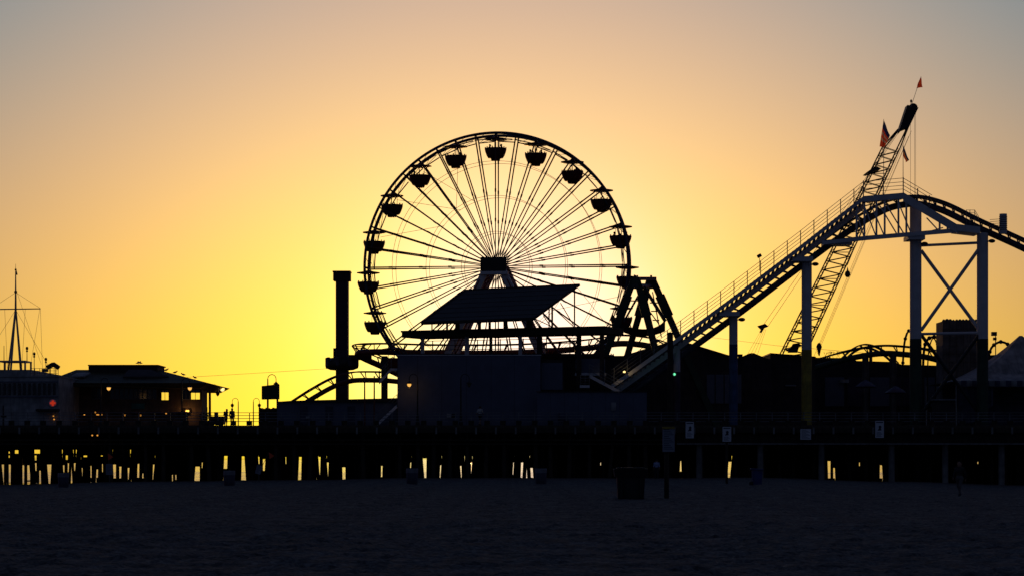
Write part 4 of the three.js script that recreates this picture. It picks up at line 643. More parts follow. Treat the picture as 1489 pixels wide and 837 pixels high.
// ------------------------------------------------------------------ coaster lift hill
{
  const d = 206, o = thing('coaster_lift_hill', 'pale blue steel coaster lift hill with stairway, truss bridge and round columns', 'roller coaster', V(px(1200, d), DECK, -d)), up = [[889, 559], [985, 491], [1062, 434.5], [1160, 360.5], [1256, 285.5]], topp = [[1256, 285.5], [1314, 280.5]], down = [[1314, 280.5], [1394, 328]], all = [...up, ...topp.slice(1), ...down.slice(1), [1424, 333]];
  const Yat = (x) => { for (let i = 1; i < all.length; i++) if (x <= all[i][0]) { const [a, b] = [all[i - 1], all[i]]; return a[1] + (b[1] - a[1]) * (x - a[0]) / (b[0] - a[0]); } return 333; };
  new MB().ribbon(up, 0.02, -0.4, d - 1.1, d - 1.02).build('stringer', C.bluewhite, o); new MB().ribbon(up, 0.02, -0.4, d - 0.1, d - 0.02).build('stringer', C.bluewhite, o);
  new MB().ribbon(topp, 0.02, -0.5, d - 1.1, d - 0.02).build('top_platform', C.bluewhite, o);
  new MB().ribbon(down, 0.06, -0.75, d - 1.1, d - 1.0).build('stringer', C.bluewhite, o); new MB().ribbon([[1392, 326.5], [1426, 330.5]], 0.05, -0.55, d - 1.2, d + 1.6).build('landing', C.bluewhite, o);
  for (let x = 891; x < 1254; x += 5.6) { const c = P(x, Yat(x), d); new MB().box(c.x - 0.17, c.x + 0.17, c.y - 0.12, c.y - 0.08, -d + 1.01, -d + 0.11).build('tread', C.steel, o); }
  const br = new MB(); for (let x = 905; x < 1256; x += 6.6) { const c = P(x, Yat(x), d); br.prism([V(c.x - 0.2, c.y - 0.7, -d + 1.0), V(c.x + 0.04, c.y - 0.7, -d + 1.0), V(c.x + 0.14, c.y - 0.32, -d + 1.0), V(c.x - 0.04, c.y - 0.32, -d + 1.0)], V(0, 0, -0.12)); } stuff(br.build('brackets', C.steel, o));
  // handrail
  for (const h of [0.35, 0.68, 1.0, 1.34]) { const p = [...up, [1256, 285.5]].map(([x, y]) => P(x, y, d - 1.15).add(V(0, h, 0))); const hr = new MB(); for (let i = 0; i < up.length - 1; i++) hr.bar(p[i], p[i + 1], 0.045); for (const [a, b] of [[topp[0], topp[1]], [[1314, 280.5], [1356, 305.4]]]) hr.bar(P(a[0], a[1], d - 1.15).add(V(0, h, 0)), P(b[0], b[1], d - 1.15).add(V(0, h, 0)), 0.045); hr.build('handrail', C.rail, o); }
  for (let x = 893; x < 1255; x += 19.4) { const c = P(x, Yat(x), d - 1.15); new MB().cyl(c, c.clone().add(V(0, 1.36, 0)), 0.04).build('rail_post', C.rail, o); }
  for (const x of [1256, 1285, 1314, 1335, 1352]) { const c = P(x, Yat(x), d - 1.15); new MB().cyl(c, c.clone().add(V(0, x < 1330 ? 1.42 : 1.2, 0)), 0.05).build('rail_post', C.rail, o); }
  // the track itself
  const line = [[898, 572], [985, 508], [1062, 451.5], [1160, 377], [1230, 326], [1262, 306], [1288, 293], [1312, 287], [1338, 286], [1373, 295], [1425, 320], [1489, 349], [1545, 377], [1600, 408]];
  const cur = new THREE.CatmullRomCurve3(line.map(([x, y]) => P(x, y, d + 0.7))), n = 220, A = [], B = [], S = [], ties = new MB();
  for (let i = 0; i <= n; i++) { const p = cur.getPointAt(i / n), t = cur.getTangentAt(i / n), u = V(-t.y, t.x, 0); A.push(p.clone().add(V(0, 0, 0.55))); B.push(p.clone().add(V(0, 0, -0.55))); S.push(p.clone().addScaledVector(u, -0.68)); }
  for (let i = 0; i < n; i += 4) { ties.bar(A[i], B[i], 0.12, 0.2); ties.bar(A[i], S[Math.min(n, i + 2)], 0.1); ties.bar(B[i], S[Math.min(n, i + 2)], 0.1); }
  const ribs = new MB(); for (const L of [A, B]) { const q = L.map((p, i) => p.clone().lerp(S[i], 0.02)); ribs.tube(q, 0.13, 6, n); } ribs.build('rail', C.navy, o);
  new MB().ribbon(up, -0.56, -1.22, d - 0.02, d + 0.1).build('track_channel', C.bluewhite, o);
  new MB().tube(S, 0.3, 8, n).build('spine', C.navy, o); stuff(ties.build('ties', C.navy, o));
  new MB().bar(P(905, 566, d + 1.6), P(1250, 312, d + 1.6), 0.3, 0.16).build('chain_channel', C.black, o);
  // columns
  const col = (x, w, yt, ysplit, m1, m2) => { const r = w / 2 * d / F; const c = new MB().cyl(V(px(x, d), py(ysplit, d), -d - 0.5), V(px(x, d), py(yt, d), -d - 0.5), r, r, 20).build('column', C.bluewhite, o); new MB().cyl(V(px(x, d), DECK, -d - 0.5), V(px(x, d), py(ysplit, d) - 0.002, -d - 0.5), r * 1.02, r * 1.02, 20).build('painted_base', m2, c); new MB().cyl(V(px(x, d), DECK, -d - 0.5), V(px(x, d), DECK + 0.12, -d - 0.5), r * 1.6, r * 1.6, 20).build('base_flange', C.steel, c); };
  col(1067.5, 12.5, 459, 500, C.bluewhite, C.blue); col(1174.5, 15, 379, 508, C.bluewhite, C.yellow); col(1333.5, 17, 300, 492, C.bluewhite, C.green); col(1431, 16.5, 338, 492, C.bluewhite, C.green); col(985, 10, 508, 540, C.bluewhite, C.purple);
  for (const [x0, x1, y0, y1] of [[1043, 1076, 452.5, 458.8], [1152, 1183, 372.5, 379.5], [1321, 1346, 342, 348]]) new MB().pbox(x0, x1, y0, y1, d - 0.9, d + 1.5).build('column_cap', C.bluewhite, o);
  for (const [x, y] of [[1079, 464], [1186, 384], [1345, 354.5], [1443, 350.5]]) { const b = new MB().add(new THREE.SphereGeometry(1, 12, 8).scale(0.32, 0.18, 0.2), new THREE.Matrix4().setPosition(P(x, y, d - 0.3))).cyl(P(x - 6, y + 0.5, d - 0.3), P(x, y, d - 0.3), 0.06).build('flange_lamp', C.black, o); }
  // truss bridge at the top
  new MB().ribbon([[1196, 352.5], [1260, 346], [1330, 340], [1402, 334]], 0.14, -0.2, d - 1.0, d - 0.78).build('lower_chord', C.bluewhite, o); new MB().ribbon([[1196, 351], [1260, 344.5], [1330, 338.5], [1402, 332.5]], 0.1, -0.14, d + 1.8, d + 2.0).build('lower_chord', C.bluewhite, o);
  new MB().pbox(1199, 1240, 350, 355.5, d - 0.7, d + 1.4).build('end_beam', C.bluewhite, o);
  const lc = (x) => 352.5 - (x - 1196) * 0.0898;
  for (const z of [d - 0.9, d + 1.9]) {
    for (const x of [1246, 1257.5, 1275, 1287, 1307, 1318.5, 1367, 1378.5]) new MB().bar(P(x, lc(x), z), P(x, Yat(x) + 6, z), 0.16, 0.16).build('truss_post', z < d ? C.bluewhite : C.navy, o);
    for (const [x0, x1, u] of [[1257.5, 1246, 0], [1275, 1258, 0], [1287, 1268, 0.1], [1306, 1280, 0.1], [1316, 1290, 0.12], [1326, 1308, 0.1], [1342, 1372, 0.15], [1342, 1384, 0.2], [1367, 1348, 0.3]]) { const yb = lc(x0), yt = Yat(x1) + 16; new MB().bar(P(x0, yb, z), P(x1, Math.min(yt, yb - 4), z), 0.1, 0.1).build('truss_diagonal', z < d ? C.bluewhite : C.navy, o); }
  }
  for (let x = 1205; x < 1400; x += 24) new MB().bar(P(x, lc(x), d - 0.78), P(x, lc(x) - 1, d + 1.8), 0.14).build('cross_beam', C.navy, o);
  // bracing between the tall columns
  const z = d + 0.5, x0 = 1340, x1 = 1424;
  for (const [a, b] of [[[x0, 357], [x1, 353]], [[x0, 485], [x1, 483.5]]]) new MB().cyl(P(a[0], a[1], z), P(b[0], b[1], z), 0.13, 0.13, 10).build('strut', C.bluewhite, o);
  for (const [a, b] of [[[x0, 364], [x1, 478]], [[x0, 480], [x1, 362]], [[x0, 486], [x1, 600]], [[x0, 602], [x1, 487]]]) new MB().cyl(P(a[0], a[1], z + (a[1] < b[1] ? 0.14 : -0.14)), P(b[0], b[1], z + (a[1] < b[1] ? 0.14 : -0.14)), 0.16, 0.16, 10).build('cross_brace', a[1] > 484 || b[1] > 484 ? C.black : C.bluewhite, o);
  // small guard rails at the landing and ribbed drum on the track
  const gr = new MB(); for (const y of [305.5, 309, 313]) gr.bar(P(1406, y, d - 1), P(1418, y, d - 1), 0.04).bar(P(1418, y, d - 1), P(1424, y + 10, d - 1), 0.04); for (const x of [1406, 1411, 1418]) gr.cyl(P(x, 328, d - 1), P(x, 305, d - 1), 0.03); for (const y of [318.5, 321.5, 324.5, 327.5]) gr.bar(P(1440, y + 1, d - 0.6), P(1455, y, d - 0.6), 0.04); gr.build('guard_rail', C.rail, o);
  const dm = thing('ribbed_drum', 'upright dark ribbed drum beside the descending coaster track', 'drum', P(1459.5, 336, d - 0.3)); new MB().cyl(P(1459.5, 340, d - 0.3), P(1459.5, 311, d - 0.3), 0.34, 0.34, 16).build('drum', C.bluewhite, dm); for (let k = 0; k < 8; k++) new MB().add(new THREE.TorusGeometry(0.35, 0.035, 5, 16).rotateX(Math.PI / 2), new THREE.Matrix4().setPosition(P(1459.5, 315 + k * 2.7, d - 0.3))).build('rib', C.navy, dm);
  const fl = thing('floodlight', 'small black floodlight on the lift hill handrail', 'floodlight', P(1105, 392, d - 1.15)); new MB().cyl(P(1105, 394, d - 1.15), P(1105, 375, d - 1.15), 0.03).build('pole', C.black, fl); new MB().add(new RoundedBoxGeometry(0.4, 0.3, 0.3, 2, 0.06), new THREE.Matrix4().makeRotationZ(0.5).setPosition(P(1104.5, 372, d - 1.15))).build('housing', C.black, fl);
}
// ------------------------------------------------------------------ flags
function flag(name, label, pole, quad, bands, d) {            // quad: four px corners top-hoist, top-fly, bottom-fly, bottom-hoist; bands: [share, material]
  const o = thing(name, label, 'flag', P(pole[0][0], pole[0][1], d)); new MB().cyl(P(pole[0][0], pole[0][1], d), P(pole[1][0], pole[1][1], d), 0.035, 0.02, 6).build('pole', C.white, o);
  const q = quad.map(([x, y]) => P(x, y, d)); let s = 0;
  for (const [w, m] of bands) {
    const N = 10, pos = [], ix = [];
    for (let i = 0; i <= N; i++) for (let j = 0; j <= 4; j++) { const u = i / N, v = s + w * j / 4, p = q[0].clone().lerp(q[1], u).lerp(q[3].clone().lerp(q[2], u), v); p.z += 0.16 * Math.sin(u * 7 + v * 3) * u; pos.push(p.x, p.y, p.z); }
    for (let i = 0; i < N; i++) for (let j = 0; j < 4; j++) { const a = i * 5 + j; ix.push(a, a + 5, a + 6, a, a + 6, a + 1); }
    const g = new THREE.BufferGeometry(); g.setAttribute('position', new THREE.Float32BufferAttribute(pos, 3)); g.setIndex(ix); g.computeVertexNormals(); new MB().add(g).build('stripe', m, o); s += w;
  }
  return o;
}
const FR = M(0.85, 0.11, 0.03, { through: 0.7, map: null, bump: null }), FW = M(0.8, 0.6, 0.45, { through: 0.6, map: null, bump: null }), FB = M(0.03, 0.05, 0.2, { through: 0.4, map: null, bump: null }), FY = M(0.7, 0.45, 0.05, { through: 0.5, map: null, bump: null });
flag('flag', 'drooping flag with navy canton and red and white stripes beside the crane boom', [[1285.5, 262], [1285.5, 173]], [[1285.5, 175], [1288, 182], [1295, 203], [1280.5, 178]].map((p, i) => [[1285.5, 174], [1294.5, 197], [1287, 214], [1279.5, 213]][i]), [[0.3, FB], [0.12, FR], [0.1, FW], [0.12, FR], [0.1, FW], [0.26, FR]], 207);
flag('flag', 'blue and yellow flag edged in red on the lift hill summit pole', [[1313.8, 262], [1313.8, 209]], [[1313.8, 211], [1322.5, 233], [1318, 236], [1313.8, 226]], [[0.45, FB], [0.2, FY], [0.35, FR]], 205);
// ------------------------------------------------------------------ crane
{
  const d = 262, o = thing('lattice_crane', 'crawler crane with a long lattice boom rising behind the lift hill', 'crane', V(px(1110, d), DECK, -d));
  const L = (y) => 1112 + (560 - y) * (118 / 238) + 0, Rr = (y) => 1149 + (560 - y) * (135 / 294), zn = d - 1.05, zf = d + 1.05;
  const ch = []; const yb = 596, yt = 214;
  for (const z of [zn, zf]) { const dx = z === zn ? 0 : 4; ch.push([P(L(yb) + dx, yb, z), P(L(yt) + dx, yt, z)]); ch.push([P(Rr(yb) + dx - 2, yb, z), P(Rr(yt) + dx - 2, yt, z)]); }
  for (const [a, b] of ch) new MB().cyl(a, b, 0.085, 0.085, 6).build('boom_chord', C.black, o);
  const lat = new MB(), N = 30; for (let k = 0; k < N; k++) { const t = k / N, u = (k + 1) / N, m = (k + 0.5) / N, q = (i, s) => ch[i][0].clone().lerp(ch[i][1], s); for (const [i, j] of [[0, 1], [2, 3], [0, 2], [1, 3]]) lat.cyl(q(i, t), q(j, m), 0.04, 0.04, 5).cyl(q(j, m), q(i, u), 0.04, 0.04, 5); if (k % 3 === 0) lat.cyl(q(0, t), q(3, t), 0.035, 0.035, 5).cyl(q(0, t), q(1, t), 0.05, 0.05, 5); }
  stuff(lat.build('lacing', C.black, o));
  [[0, 1306.5, 188], [1, 1320.5, 184], [2, 1308, 188], [3, 1321.5, 184]].forEach(([i, x, y]) => new MB().cyl(ch[i][1], P(x, y, d + (i > 1 ? 0.5 : -0.5)), 0.085, 0.1, 6).build('tip_chord', C.black, o));
  new MB().prism([P(1306, 192, d), P(1321, 186, d), P(1334.5, 158, d), P(1318.5, 154, d)].map((p) => p.add(V(0, 0, 0.8))), V(0, 0, -1.6)).prism([P(1304, 197, d), P(1306, 191, d), P(1311, 189, d), P(1308, 193, d)].map((p) => p.add(V(0, 0, 0.45))), V(0, 0, -0.1)).prism([P(1315, 192, d), P(1316, 188, d), P(1321, 186, d), P(1318, 194, d)].map((p) => p.add(V(0, 0, 0.45))), V(0, 0, -0.1)).build('boom_head', C.black, o);
  new MB().add(new THREE.CylinderGeometry(0.5, 0.5, 0.7, 16).rotateX(Math.PI / 2), new THREE.Matrix4().setPosition(P(1328, 157, d))).build('sheave', C.black, o);
  for (const [x, y] of [[1272, 243], [1158, 500]]) new MB().prism([P(x - 12, y + 8, d - 1.3), P(x - 8, y + 9, d - 1.3), P(x + 10, y + 2, d - 1.3), P(x + 2, y - 2, d - 1.3)], V(0, 0, -2.6)).build('boom_stop', C.black, o);
  new MB().prism([P(1146, 512, d - 1.3), P(1160, 512, d - 1.3), P(1164, 498, d - 1.3), P(1154, 499, d - 1.3)], V(0, 0, -0.5)).build('boom_winch', C.black, o);
  const cb = new MB(), c = (x0, y0, x1, y1, z = 0, r = 0.022) => cb.cyl(P(x0, y0, d + z), P(x1, y1, d + z), r, r, 4);
  c(1306, 192, 1109, 474, -0.6); c(1309, 190, 1117, 474, 0.6); for (const k of [0, 3, 6, 9]) c(1108 + k * 0.7, 478, 1070 + k * 2.4, 545, -0.4 + k * 0.1, 0.016);
  for (const x of [1324.6, 1330.4, 1332]) c(x, 164, x, 460, 0.3, 0.018); c(1322, 198, 1188, 512, 0.7, 0.018); c(1326, 190, 1193, 505, 0.9, 0.018); c(1318, 200, 1183, 520, 0.4, 0.018); c(1247, 351, 1232.5, 386, -1.2, 0.03);
  cb.build('cables', C.cable, o);
  new MB().prism([P(1103, 473, d - 0.6), P(1108, 478, d - 0.6), P(1118, 474, d - 0.6), P(1113, 470, d - 0.6)], V(0, 0, -1.2)).bar(P(1111, 475, d), P(1106, 483, d), 0.25).build('bridle_block', C.black, o);
  new MB().lathe([[0.02, 0.9], [0.1, 0.5], [0.28, 0.3], [0.34, 0], [0.2, -0.25], [0.02, -0.3]], P(1233, 399.5, d - 1.2), 12).build('hook_ball', C.black, o); new MB().lathe([[0.02, 0.6], [0.2, 0.45], [0.34, 0.1], [0.2, -0.3], [0.08, -0.9]], P(1191.5, 505, d + 0.8), 12).build('hook_block', C.black, o);
  const yd = DECK, X = px(1075, d); new MB().box(X - 3.2, X + 2.6, yd + 1.25, yd + 3.7, -d - 1.6, -d + 1.6).build('machine_house', C.yellow, o); new MB().box(X + 1.2, X + 2.9, yd + 1.3, yd + 3.4, -d + 1.62, -d + 2.9).build('cab', C.glassDark, o); for (const s of [-1, 1]) new MB().add(new RoundedBoxGeometry(7, 1.15, 0.9, 4, 0.45), new THREE.Matrix4().setPosition(X, yd + 0.6, -d + s * 1.9)).build('crawler_tread', C.black, o); new MB().bar(V(X - 2.5, yd + 3.6, -d), P(1072, 545, d), 0.25).build('gantry', C.black, o);
  const fg = flag('flag', 'small red flag on a whip pole at the crane boom tip', [[1325, 156], [1340, 111]], [[1340, 111.5], [1341, 127], [1334.5, 126], [1336.3, 122.4]].map((p, i) => [[1340, 111], [1342, 127], [1333.4, 128], [1335.3, 121]][i]), [[1, FR]], d - 0.9);
  const bc = oneMesh('tip_beacon', new MB().ball(P(1325.5, 147, d), 0.13, 1.5).cyl(P(1325, 155, d), P(1325.5, 148, d), 0.04), C.black, 'tiny dark beacon on the crane boom tip', 'beacon');
}
// overhead wires
oneMesh('overhead_wire', new MB().cyl(P(270, 548, 217), P(380, 541.5, 212), 0.016, 0.016, 4).cyl(P(380, 541.5, 212), P(490, 534.5, 235), 0.016, 0.016, 4), C.cable, 'thin wire strung from the restaurant roof to the drop tower', 'wire');
oneMesh('overhead_wire', new MB().cyl(P(1018, 488, 224), P(1130, 502, 232), 0.018, 0.018, 4).cyl(P(1130, 502, 232), P(1300, 516, 236), 0.018, 0.018, 4), C.cable, 'thin wire strung under the lift hill over the dark roofs', 'wire');
// ------------------------------------------------------------------ dark buildings right of the wheel
{
  const gable = (o, pts, d0, d1, m) => { const v = pts.map(([x, y]) => P(x, y, d0)), b = [V(v[0].x, DECK, -d0), ...v, V(v[v.length - 1].x, DECK, -d0)], n = b.length, w = [...b, ...b.map((p) => V(p.x, p.y, -d1))], f = [b.map((_, i) => n - 1 - i).reverse(), b.map((_, i) => n + i).reverse()]; for (let i = 0; i < n; i++) f.push([i, n + i, n + (i + 1) % n, (i + 1) % n]); new MB().faces(w, f).build('wall', m, o); };
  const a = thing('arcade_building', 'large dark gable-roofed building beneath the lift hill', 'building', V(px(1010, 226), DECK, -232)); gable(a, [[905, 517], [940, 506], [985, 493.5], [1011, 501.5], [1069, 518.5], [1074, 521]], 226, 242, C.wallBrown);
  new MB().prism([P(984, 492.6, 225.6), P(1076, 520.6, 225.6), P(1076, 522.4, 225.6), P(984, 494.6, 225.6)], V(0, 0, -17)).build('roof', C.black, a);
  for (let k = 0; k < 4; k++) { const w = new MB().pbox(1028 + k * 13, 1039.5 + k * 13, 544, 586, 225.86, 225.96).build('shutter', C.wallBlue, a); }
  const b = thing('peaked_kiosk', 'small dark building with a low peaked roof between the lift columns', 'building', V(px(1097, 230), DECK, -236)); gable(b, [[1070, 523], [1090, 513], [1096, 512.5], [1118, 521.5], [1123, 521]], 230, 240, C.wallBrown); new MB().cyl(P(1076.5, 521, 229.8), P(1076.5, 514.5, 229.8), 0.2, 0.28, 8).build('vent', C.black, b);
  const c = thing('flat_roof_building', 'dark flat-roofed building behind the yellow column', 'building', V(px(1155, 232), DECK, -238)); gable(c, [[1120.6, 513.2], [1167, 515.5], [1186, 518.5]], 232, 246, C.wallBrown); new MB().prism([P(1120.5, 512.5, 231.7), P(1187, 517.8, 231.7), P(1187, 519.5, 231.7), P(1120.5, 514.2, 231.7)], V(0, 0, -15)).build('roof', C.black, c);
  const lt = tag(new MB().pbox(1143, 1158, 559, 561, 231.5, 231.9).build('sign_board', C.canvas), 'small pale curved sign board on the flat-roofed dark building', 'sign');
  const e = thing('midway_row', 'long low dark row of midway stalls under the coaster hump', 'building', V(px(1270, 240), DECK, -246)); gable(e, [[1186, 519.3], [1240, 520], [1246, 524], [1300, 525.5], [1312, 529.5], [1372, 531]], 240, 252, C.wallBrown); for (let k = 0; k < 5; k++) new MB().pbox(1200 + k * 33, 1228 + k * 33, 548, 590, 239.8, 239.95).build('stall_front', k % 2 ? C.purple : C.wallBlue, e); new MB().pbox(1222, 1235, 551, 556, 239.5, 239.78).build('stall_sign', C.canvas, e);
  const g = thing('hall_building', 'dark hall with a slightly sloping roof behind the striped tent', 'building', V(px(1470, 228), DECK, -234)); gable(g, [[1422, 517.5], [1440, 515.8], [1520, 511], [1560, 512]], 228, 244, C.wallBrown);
  // shrub
  const s = thing('bare_shrub', 'bare twiggy shrub growing on the dark roof behind the yellow column', 'shrub', P(1207, 520, 243)), tw = new MB(); const grow = (p, dir, l, r, k) => { const q = p.clone().addScaledVector(dir, l); tw.cyl(p, q, r, r * 0.7, 4); if (k) for (let i = 0; i < 3; i++) grow(q, dir.clone().add(V(rr(-0.6, 0.6), rr(-0.1, 0.5), rr(-0.5, 0.5))).normalize(), l * 0.72, r * 0.65, k - 1); };
  for (let k = 0; k < 7; k++) grow(P(1194 + k * 4.6, 521, 243), V(rr(-0.5, 0.5), 0.7, rr(-0.3, 0.3)).normalize(), 0.32, 0.02, 3); tw.build('twigs', C.timber, s);
  // tower
  const t = thing('block_tower', 'square dark stone-clad tower with a ragged top between the tall columns', 'tower', V(px(1396, 222), DECK, -224)); new MB().pbox(1371, 1422, 466.5, 625, 222, 225.3).build('core', C.rock, t);
  for (let r = 0; r < 12; r++) for (let k = 0; k < 5; k++) { const w = 51 / 5, x = 1371 + k * w, y = 466.5 + r * 12; if (y + 12 > 612) continue; new MB().pbox(x + 0.25, x + w - 0.25, y + 0.3, y + 11.6, 221.9 - 0.06 * rnd(), 222.05).build('block', C.rock, t); }
  for (let k = 0; k < 11; k++) new MB().add(new THREE.DodecahedronGeometry(rr(0.16, 0.26), 0), new THREE.Matrix4().setPosition(P(1373 + k * 4.7, 466.3, 222.5 + rr(0, 1)))).build('cap_stone', C.rock, t);
}
track('coaster_track', 'dark humped coaster track crossing behind the tall columns', [P(1150, 533, 236), P(1190, 521.5, 236), P(1222, 512.5, 236), P(1258, 505, 235), P(1285, 502, 234), P(1310, 503, 234), P(1345, 507, 234), P(1372, 514, 235), P(1400, 526, 236)], { legs: [0.42, 0.575, 0.7], leg: 0.34, tie: 2.0, spine: 0.3, drop: 0.8, rail: 0.1, mat: C.green, legMat: C.steel });
track('coaster_track', 'steeper dark coaster track arching over the humped one', [P(1225, 520, 241), P(1240, 507, 241), P(1255, 500.5, 241), P(1272, 503, 241), P(1290, 513, 241), P(1306, 528, 241)], { tie: 2.2, spine: 0.13, drop: 0.35, rail: 0.08, legs: [0.5], leg: 0.18, mat: C.green, legMat: C.steel });
{
  const arch = (name, label, pts, d, r) => { const o = thing(name, label, 'arch', P(pts[0][0], pts[0][1], d)); const p = pts.map(([x, y]) => P(x, y, d)); for (const e of [p[0], p[p.length - 1]]) e.y = DECK; new MB().tube(p, r, 8, 60).build('hoop', C.black, o); const sp = new MB(); p.slice(1, -1).forEach((q) => sp.ball(q, r * 1.7)); sp.build('joints', C.black, o); };
  arch('ride_arch', 'tall narrow dark loop beside the round column', [[1311, 560], [1313.5, 527], [1317, 492], [1322, 480.5], [1326.5, 485], [1328, 527], [1329, 560]], 230, 0.11);
  arch('ride_arch', 'wide dark arch over the coaster between the round column and the stone tower', [[1343, 560], [1346, 500], [1352, 491], [1359, 489.5], [1367, 493], [1373, 510], [1374, 560]], 232, 0.13);
  arch('ride_arch', 'slim dark arch rising inside the wider arch', [[1349, 560], [1352, 505], [1358, 490.5], [1363, 500], [1366, 515], [1367, 560]], 233.5, 0.07);
  arch('ride_arch', 'round dark arch between the far tall column and the tent', [[1437, 560], [1440, 511], [1446, 501], [1456, 496.5], [1466, 500], [1474, 509], [1477, 560]], 227, 0.12);
  const o = thing('loudspeaker_pole', 'slim pole carrying a small square box before the round arch', 'pole', V(px(1448.5, 226), DECK, -226)); new MB().cyl(V(px(1448.5, 226), DECK, -226), P(1448.5, 488, 226), 0.05).build('pole', C.black, o); new MB().pbox(1443.3, 1450.5, 481.8, 487.5, 225.8, 226.3).build('box', C.black, o); new MB().pbox(1445.5, 1450, 490, 494, 225.85, 226.2).build('bracket', C.black, o);
  // umbrellas and tent
  const um = (x, y, w, m, lab) => { const d = 214, q = thing('patio_umbrella', lab, 'umbrella', V(px(x, d), DECK, -d)), r = w / 2 * d / F; new MB().lathe([[0.001, 0.62], [r * 0.5, 0.36], [r, 0], [r * 0.98, -0.12], [r * 0.5, 0.3], [0.001, 0.55]], P(x, y + 10, d), 8).build('canopy', m, q); new MB().cyl(V(px(x, d), DECK, -d), P(x, y + 1, d), 0.035).build('pole', C.steel, q); };
  um(1259.5, 551, 30, C.canvasDark, 'grey patio umbrella among the dark stalls'); um(1303, 560, 31, C.purple, 'purple patio umbrella among the dark stalls');
  const t = thing('striped_tent', 'pale tent with a sweeping peaked top and striped valance', 'tent', V(px(1510, 208), DECK, -214)), d0 = 207.5, X0 = px(1390, d0), X1 = px(1634, d0), ye = py(553, d0), yp = py(481, d0), cx = (X0 + X1) / 2, zc = -d0 - 7.6, hx = (X1 - X0) / 2;
  const N = 14, v = [], f = []; for (let k = 0; k <= N; k++) { const s = 1 - k / N * 0.985, h = ye + (yp - ye) * Math.pow(k / N, 1.75) ; for (const [a, b] of [[-1, 1], [1, 1], [1, -1], [-1, -1]]) v.push(V(cx + a * hx * s, h, zc + b * 7.6 * s)); } for (let k = 0; k < N; k++) for (let q = 0; q < 4; q++) f.push([k * 4 + q, k * 4 + (q + 1) % 4, k * 4 + 4 + (q + 1) % 4, k * 4 + 4 + q]); new MB().faces(v, f).build('roof', C.canvas, t);
  for (let k = 0; k < 30; k++) { const w = (X1 - X0) / 30, x = X0 + k * w; new MB().prism([V(x, ye - 0.52 - 0.04 * (k % 2), -d0 + 0.02), V(x + w, ye - 0.52 - 0.04 * (k % 2), -d0 + 0.02), V(x + w, ye + 0.01, -d0 + 0.02), V(x, ye + 0.01, -d0 + 0.02)], V(0, 0, -0.03 - 0.01 * (k % 2))).build('valance_stripe', k % 2 ? C.canvasDark : C.canvas, t); }
  for (const [x, z] of [[X0 + 0.1, -d0 - 0.1], [(X0 + X1) / 2, -d0 - 0.1], [X0 + 0.1, -d0 - 15], [X1 - 0.1, -d0 - 0.1]]) new MB().cyl(V(x, DECK, z), V(x, ye, z), 0.07).build('pole', C.white, t);
  const cu = []; for (let k = 0; k <= 20; k++) cu.push(V(X0 + 0.3 + k * 0.16, 0, -d0 - 0.3 + 0.1 * Math.sin(k * 1.7))); for (let k = 0; k < 20; k++) { } const cm = new MB(); for (let k = 0; k < 20; k++) { const a = cu[k], b = cu[k + 1], y = (i) => DECK + 0.3 + Math.max(0, (i - 8) * 0.14); cm.prism([V(a.x, y(k), a.z), V(b.x, y(k + 1), b.z), V(b.x, ye - 0.3, b.z), V(a.x, ye - 0.3, a.z)], V(0, 0, -0.03)); } cm.build('side_curtain', C.canvasDark, t);
  new MB().box(X0 + 3.4, X1 - 0.2, DECK + 0.1, ye - 0.2, -d0 - 6, -d0 - 6.05).build('back_curtain', C.canvasDark, t);
  const bx = thing('counter_stand', 'low dark counter with a pale top between the tall columns and the tent', 'counter', V(px(1372, 206), DECK, -206)); new MB().pbox(1360, 1389, 581.5, 621, 205, 206.4).build('counter', C.wallBrown, bx); new MB().pbox(1358.5, 1390.5, 579.6, 581.4, 204.8, 206.6).build('top', C.canvas, bx);
}
// ------------------------------------------------------------------ signs, bins and flags on the beach side
function signPrint(w, h, kind) {
  const c = document.createElement('canvas'); c.width = w; c.height = h; const g = c.getContext('2d'); g.fillStyle = kind === 'dark' ? '#8a909c' : '#d3d6da'; g.fillRect(0, 0, w, h);
  g.fillStyle = '#30343c'; const n = 12;
  if (kind === 'picture') { g.fillRect(w * 0.1, h * 0.06, w * 0.8, h * 0.06); g.beginPath(); g.arc(w * 0.55, h * 0.36, w * 0.16, 0, 7); g.fill(); g.beginPath(); g.moveTo(w * 0.25, h * 0.58); g.lineTo(w * 0.6, h * 0.3); g.lineTo(w * 0.72, h * 0.56); g.fill(); for (let k = 0; k < 5; k++) g.fillRect(w * 0.14, h * (0.66 + k * 0.06), w * (0.5 + 0.2 * ((k * 7) % 3) / 2), h * 0.02); }
  else for (let k = 0; k < n; k++) g.fillRect(w * 0.1, h * (0.08 + k * 0.072), w * (0.45 + 0.35 * ((k * 5) % 4) / 3), h * 0.024);
  const t = new THREE.CanvasTexture(c); t.colorSpace = THREE.SRGBColorSpace; return t;
}
function panel(o, c, w, h, kind, tilt = 0) {                  // board with its printed face
  const m = new THREE.Matrix4().makeRotationZ(tilt).setPosition(c); new MB().add(new RoundedBoxGeometry(w, h, 0.05, 2, 0.02), m).build('board', C.steel, o);
  const g = new THREE.PlaneGeometry(w * 0.97, h * 0.97).applyMatrix4(new THREE.Matrix4().makeRotationZ(tilt).setPosition(c.clone().add(V(0, 0, 0.029)))); const b = offset(o); g.translate(-b.x, -b.y, -b.z);
  const f = new THREE.Mesh(g, new THREE.MeshStandardMaterial({ map: signPrint(128, Math.round(128 * h / w), kind), roughness: 0.7 })); f.name = 'printed_face'; o.add(f);
}
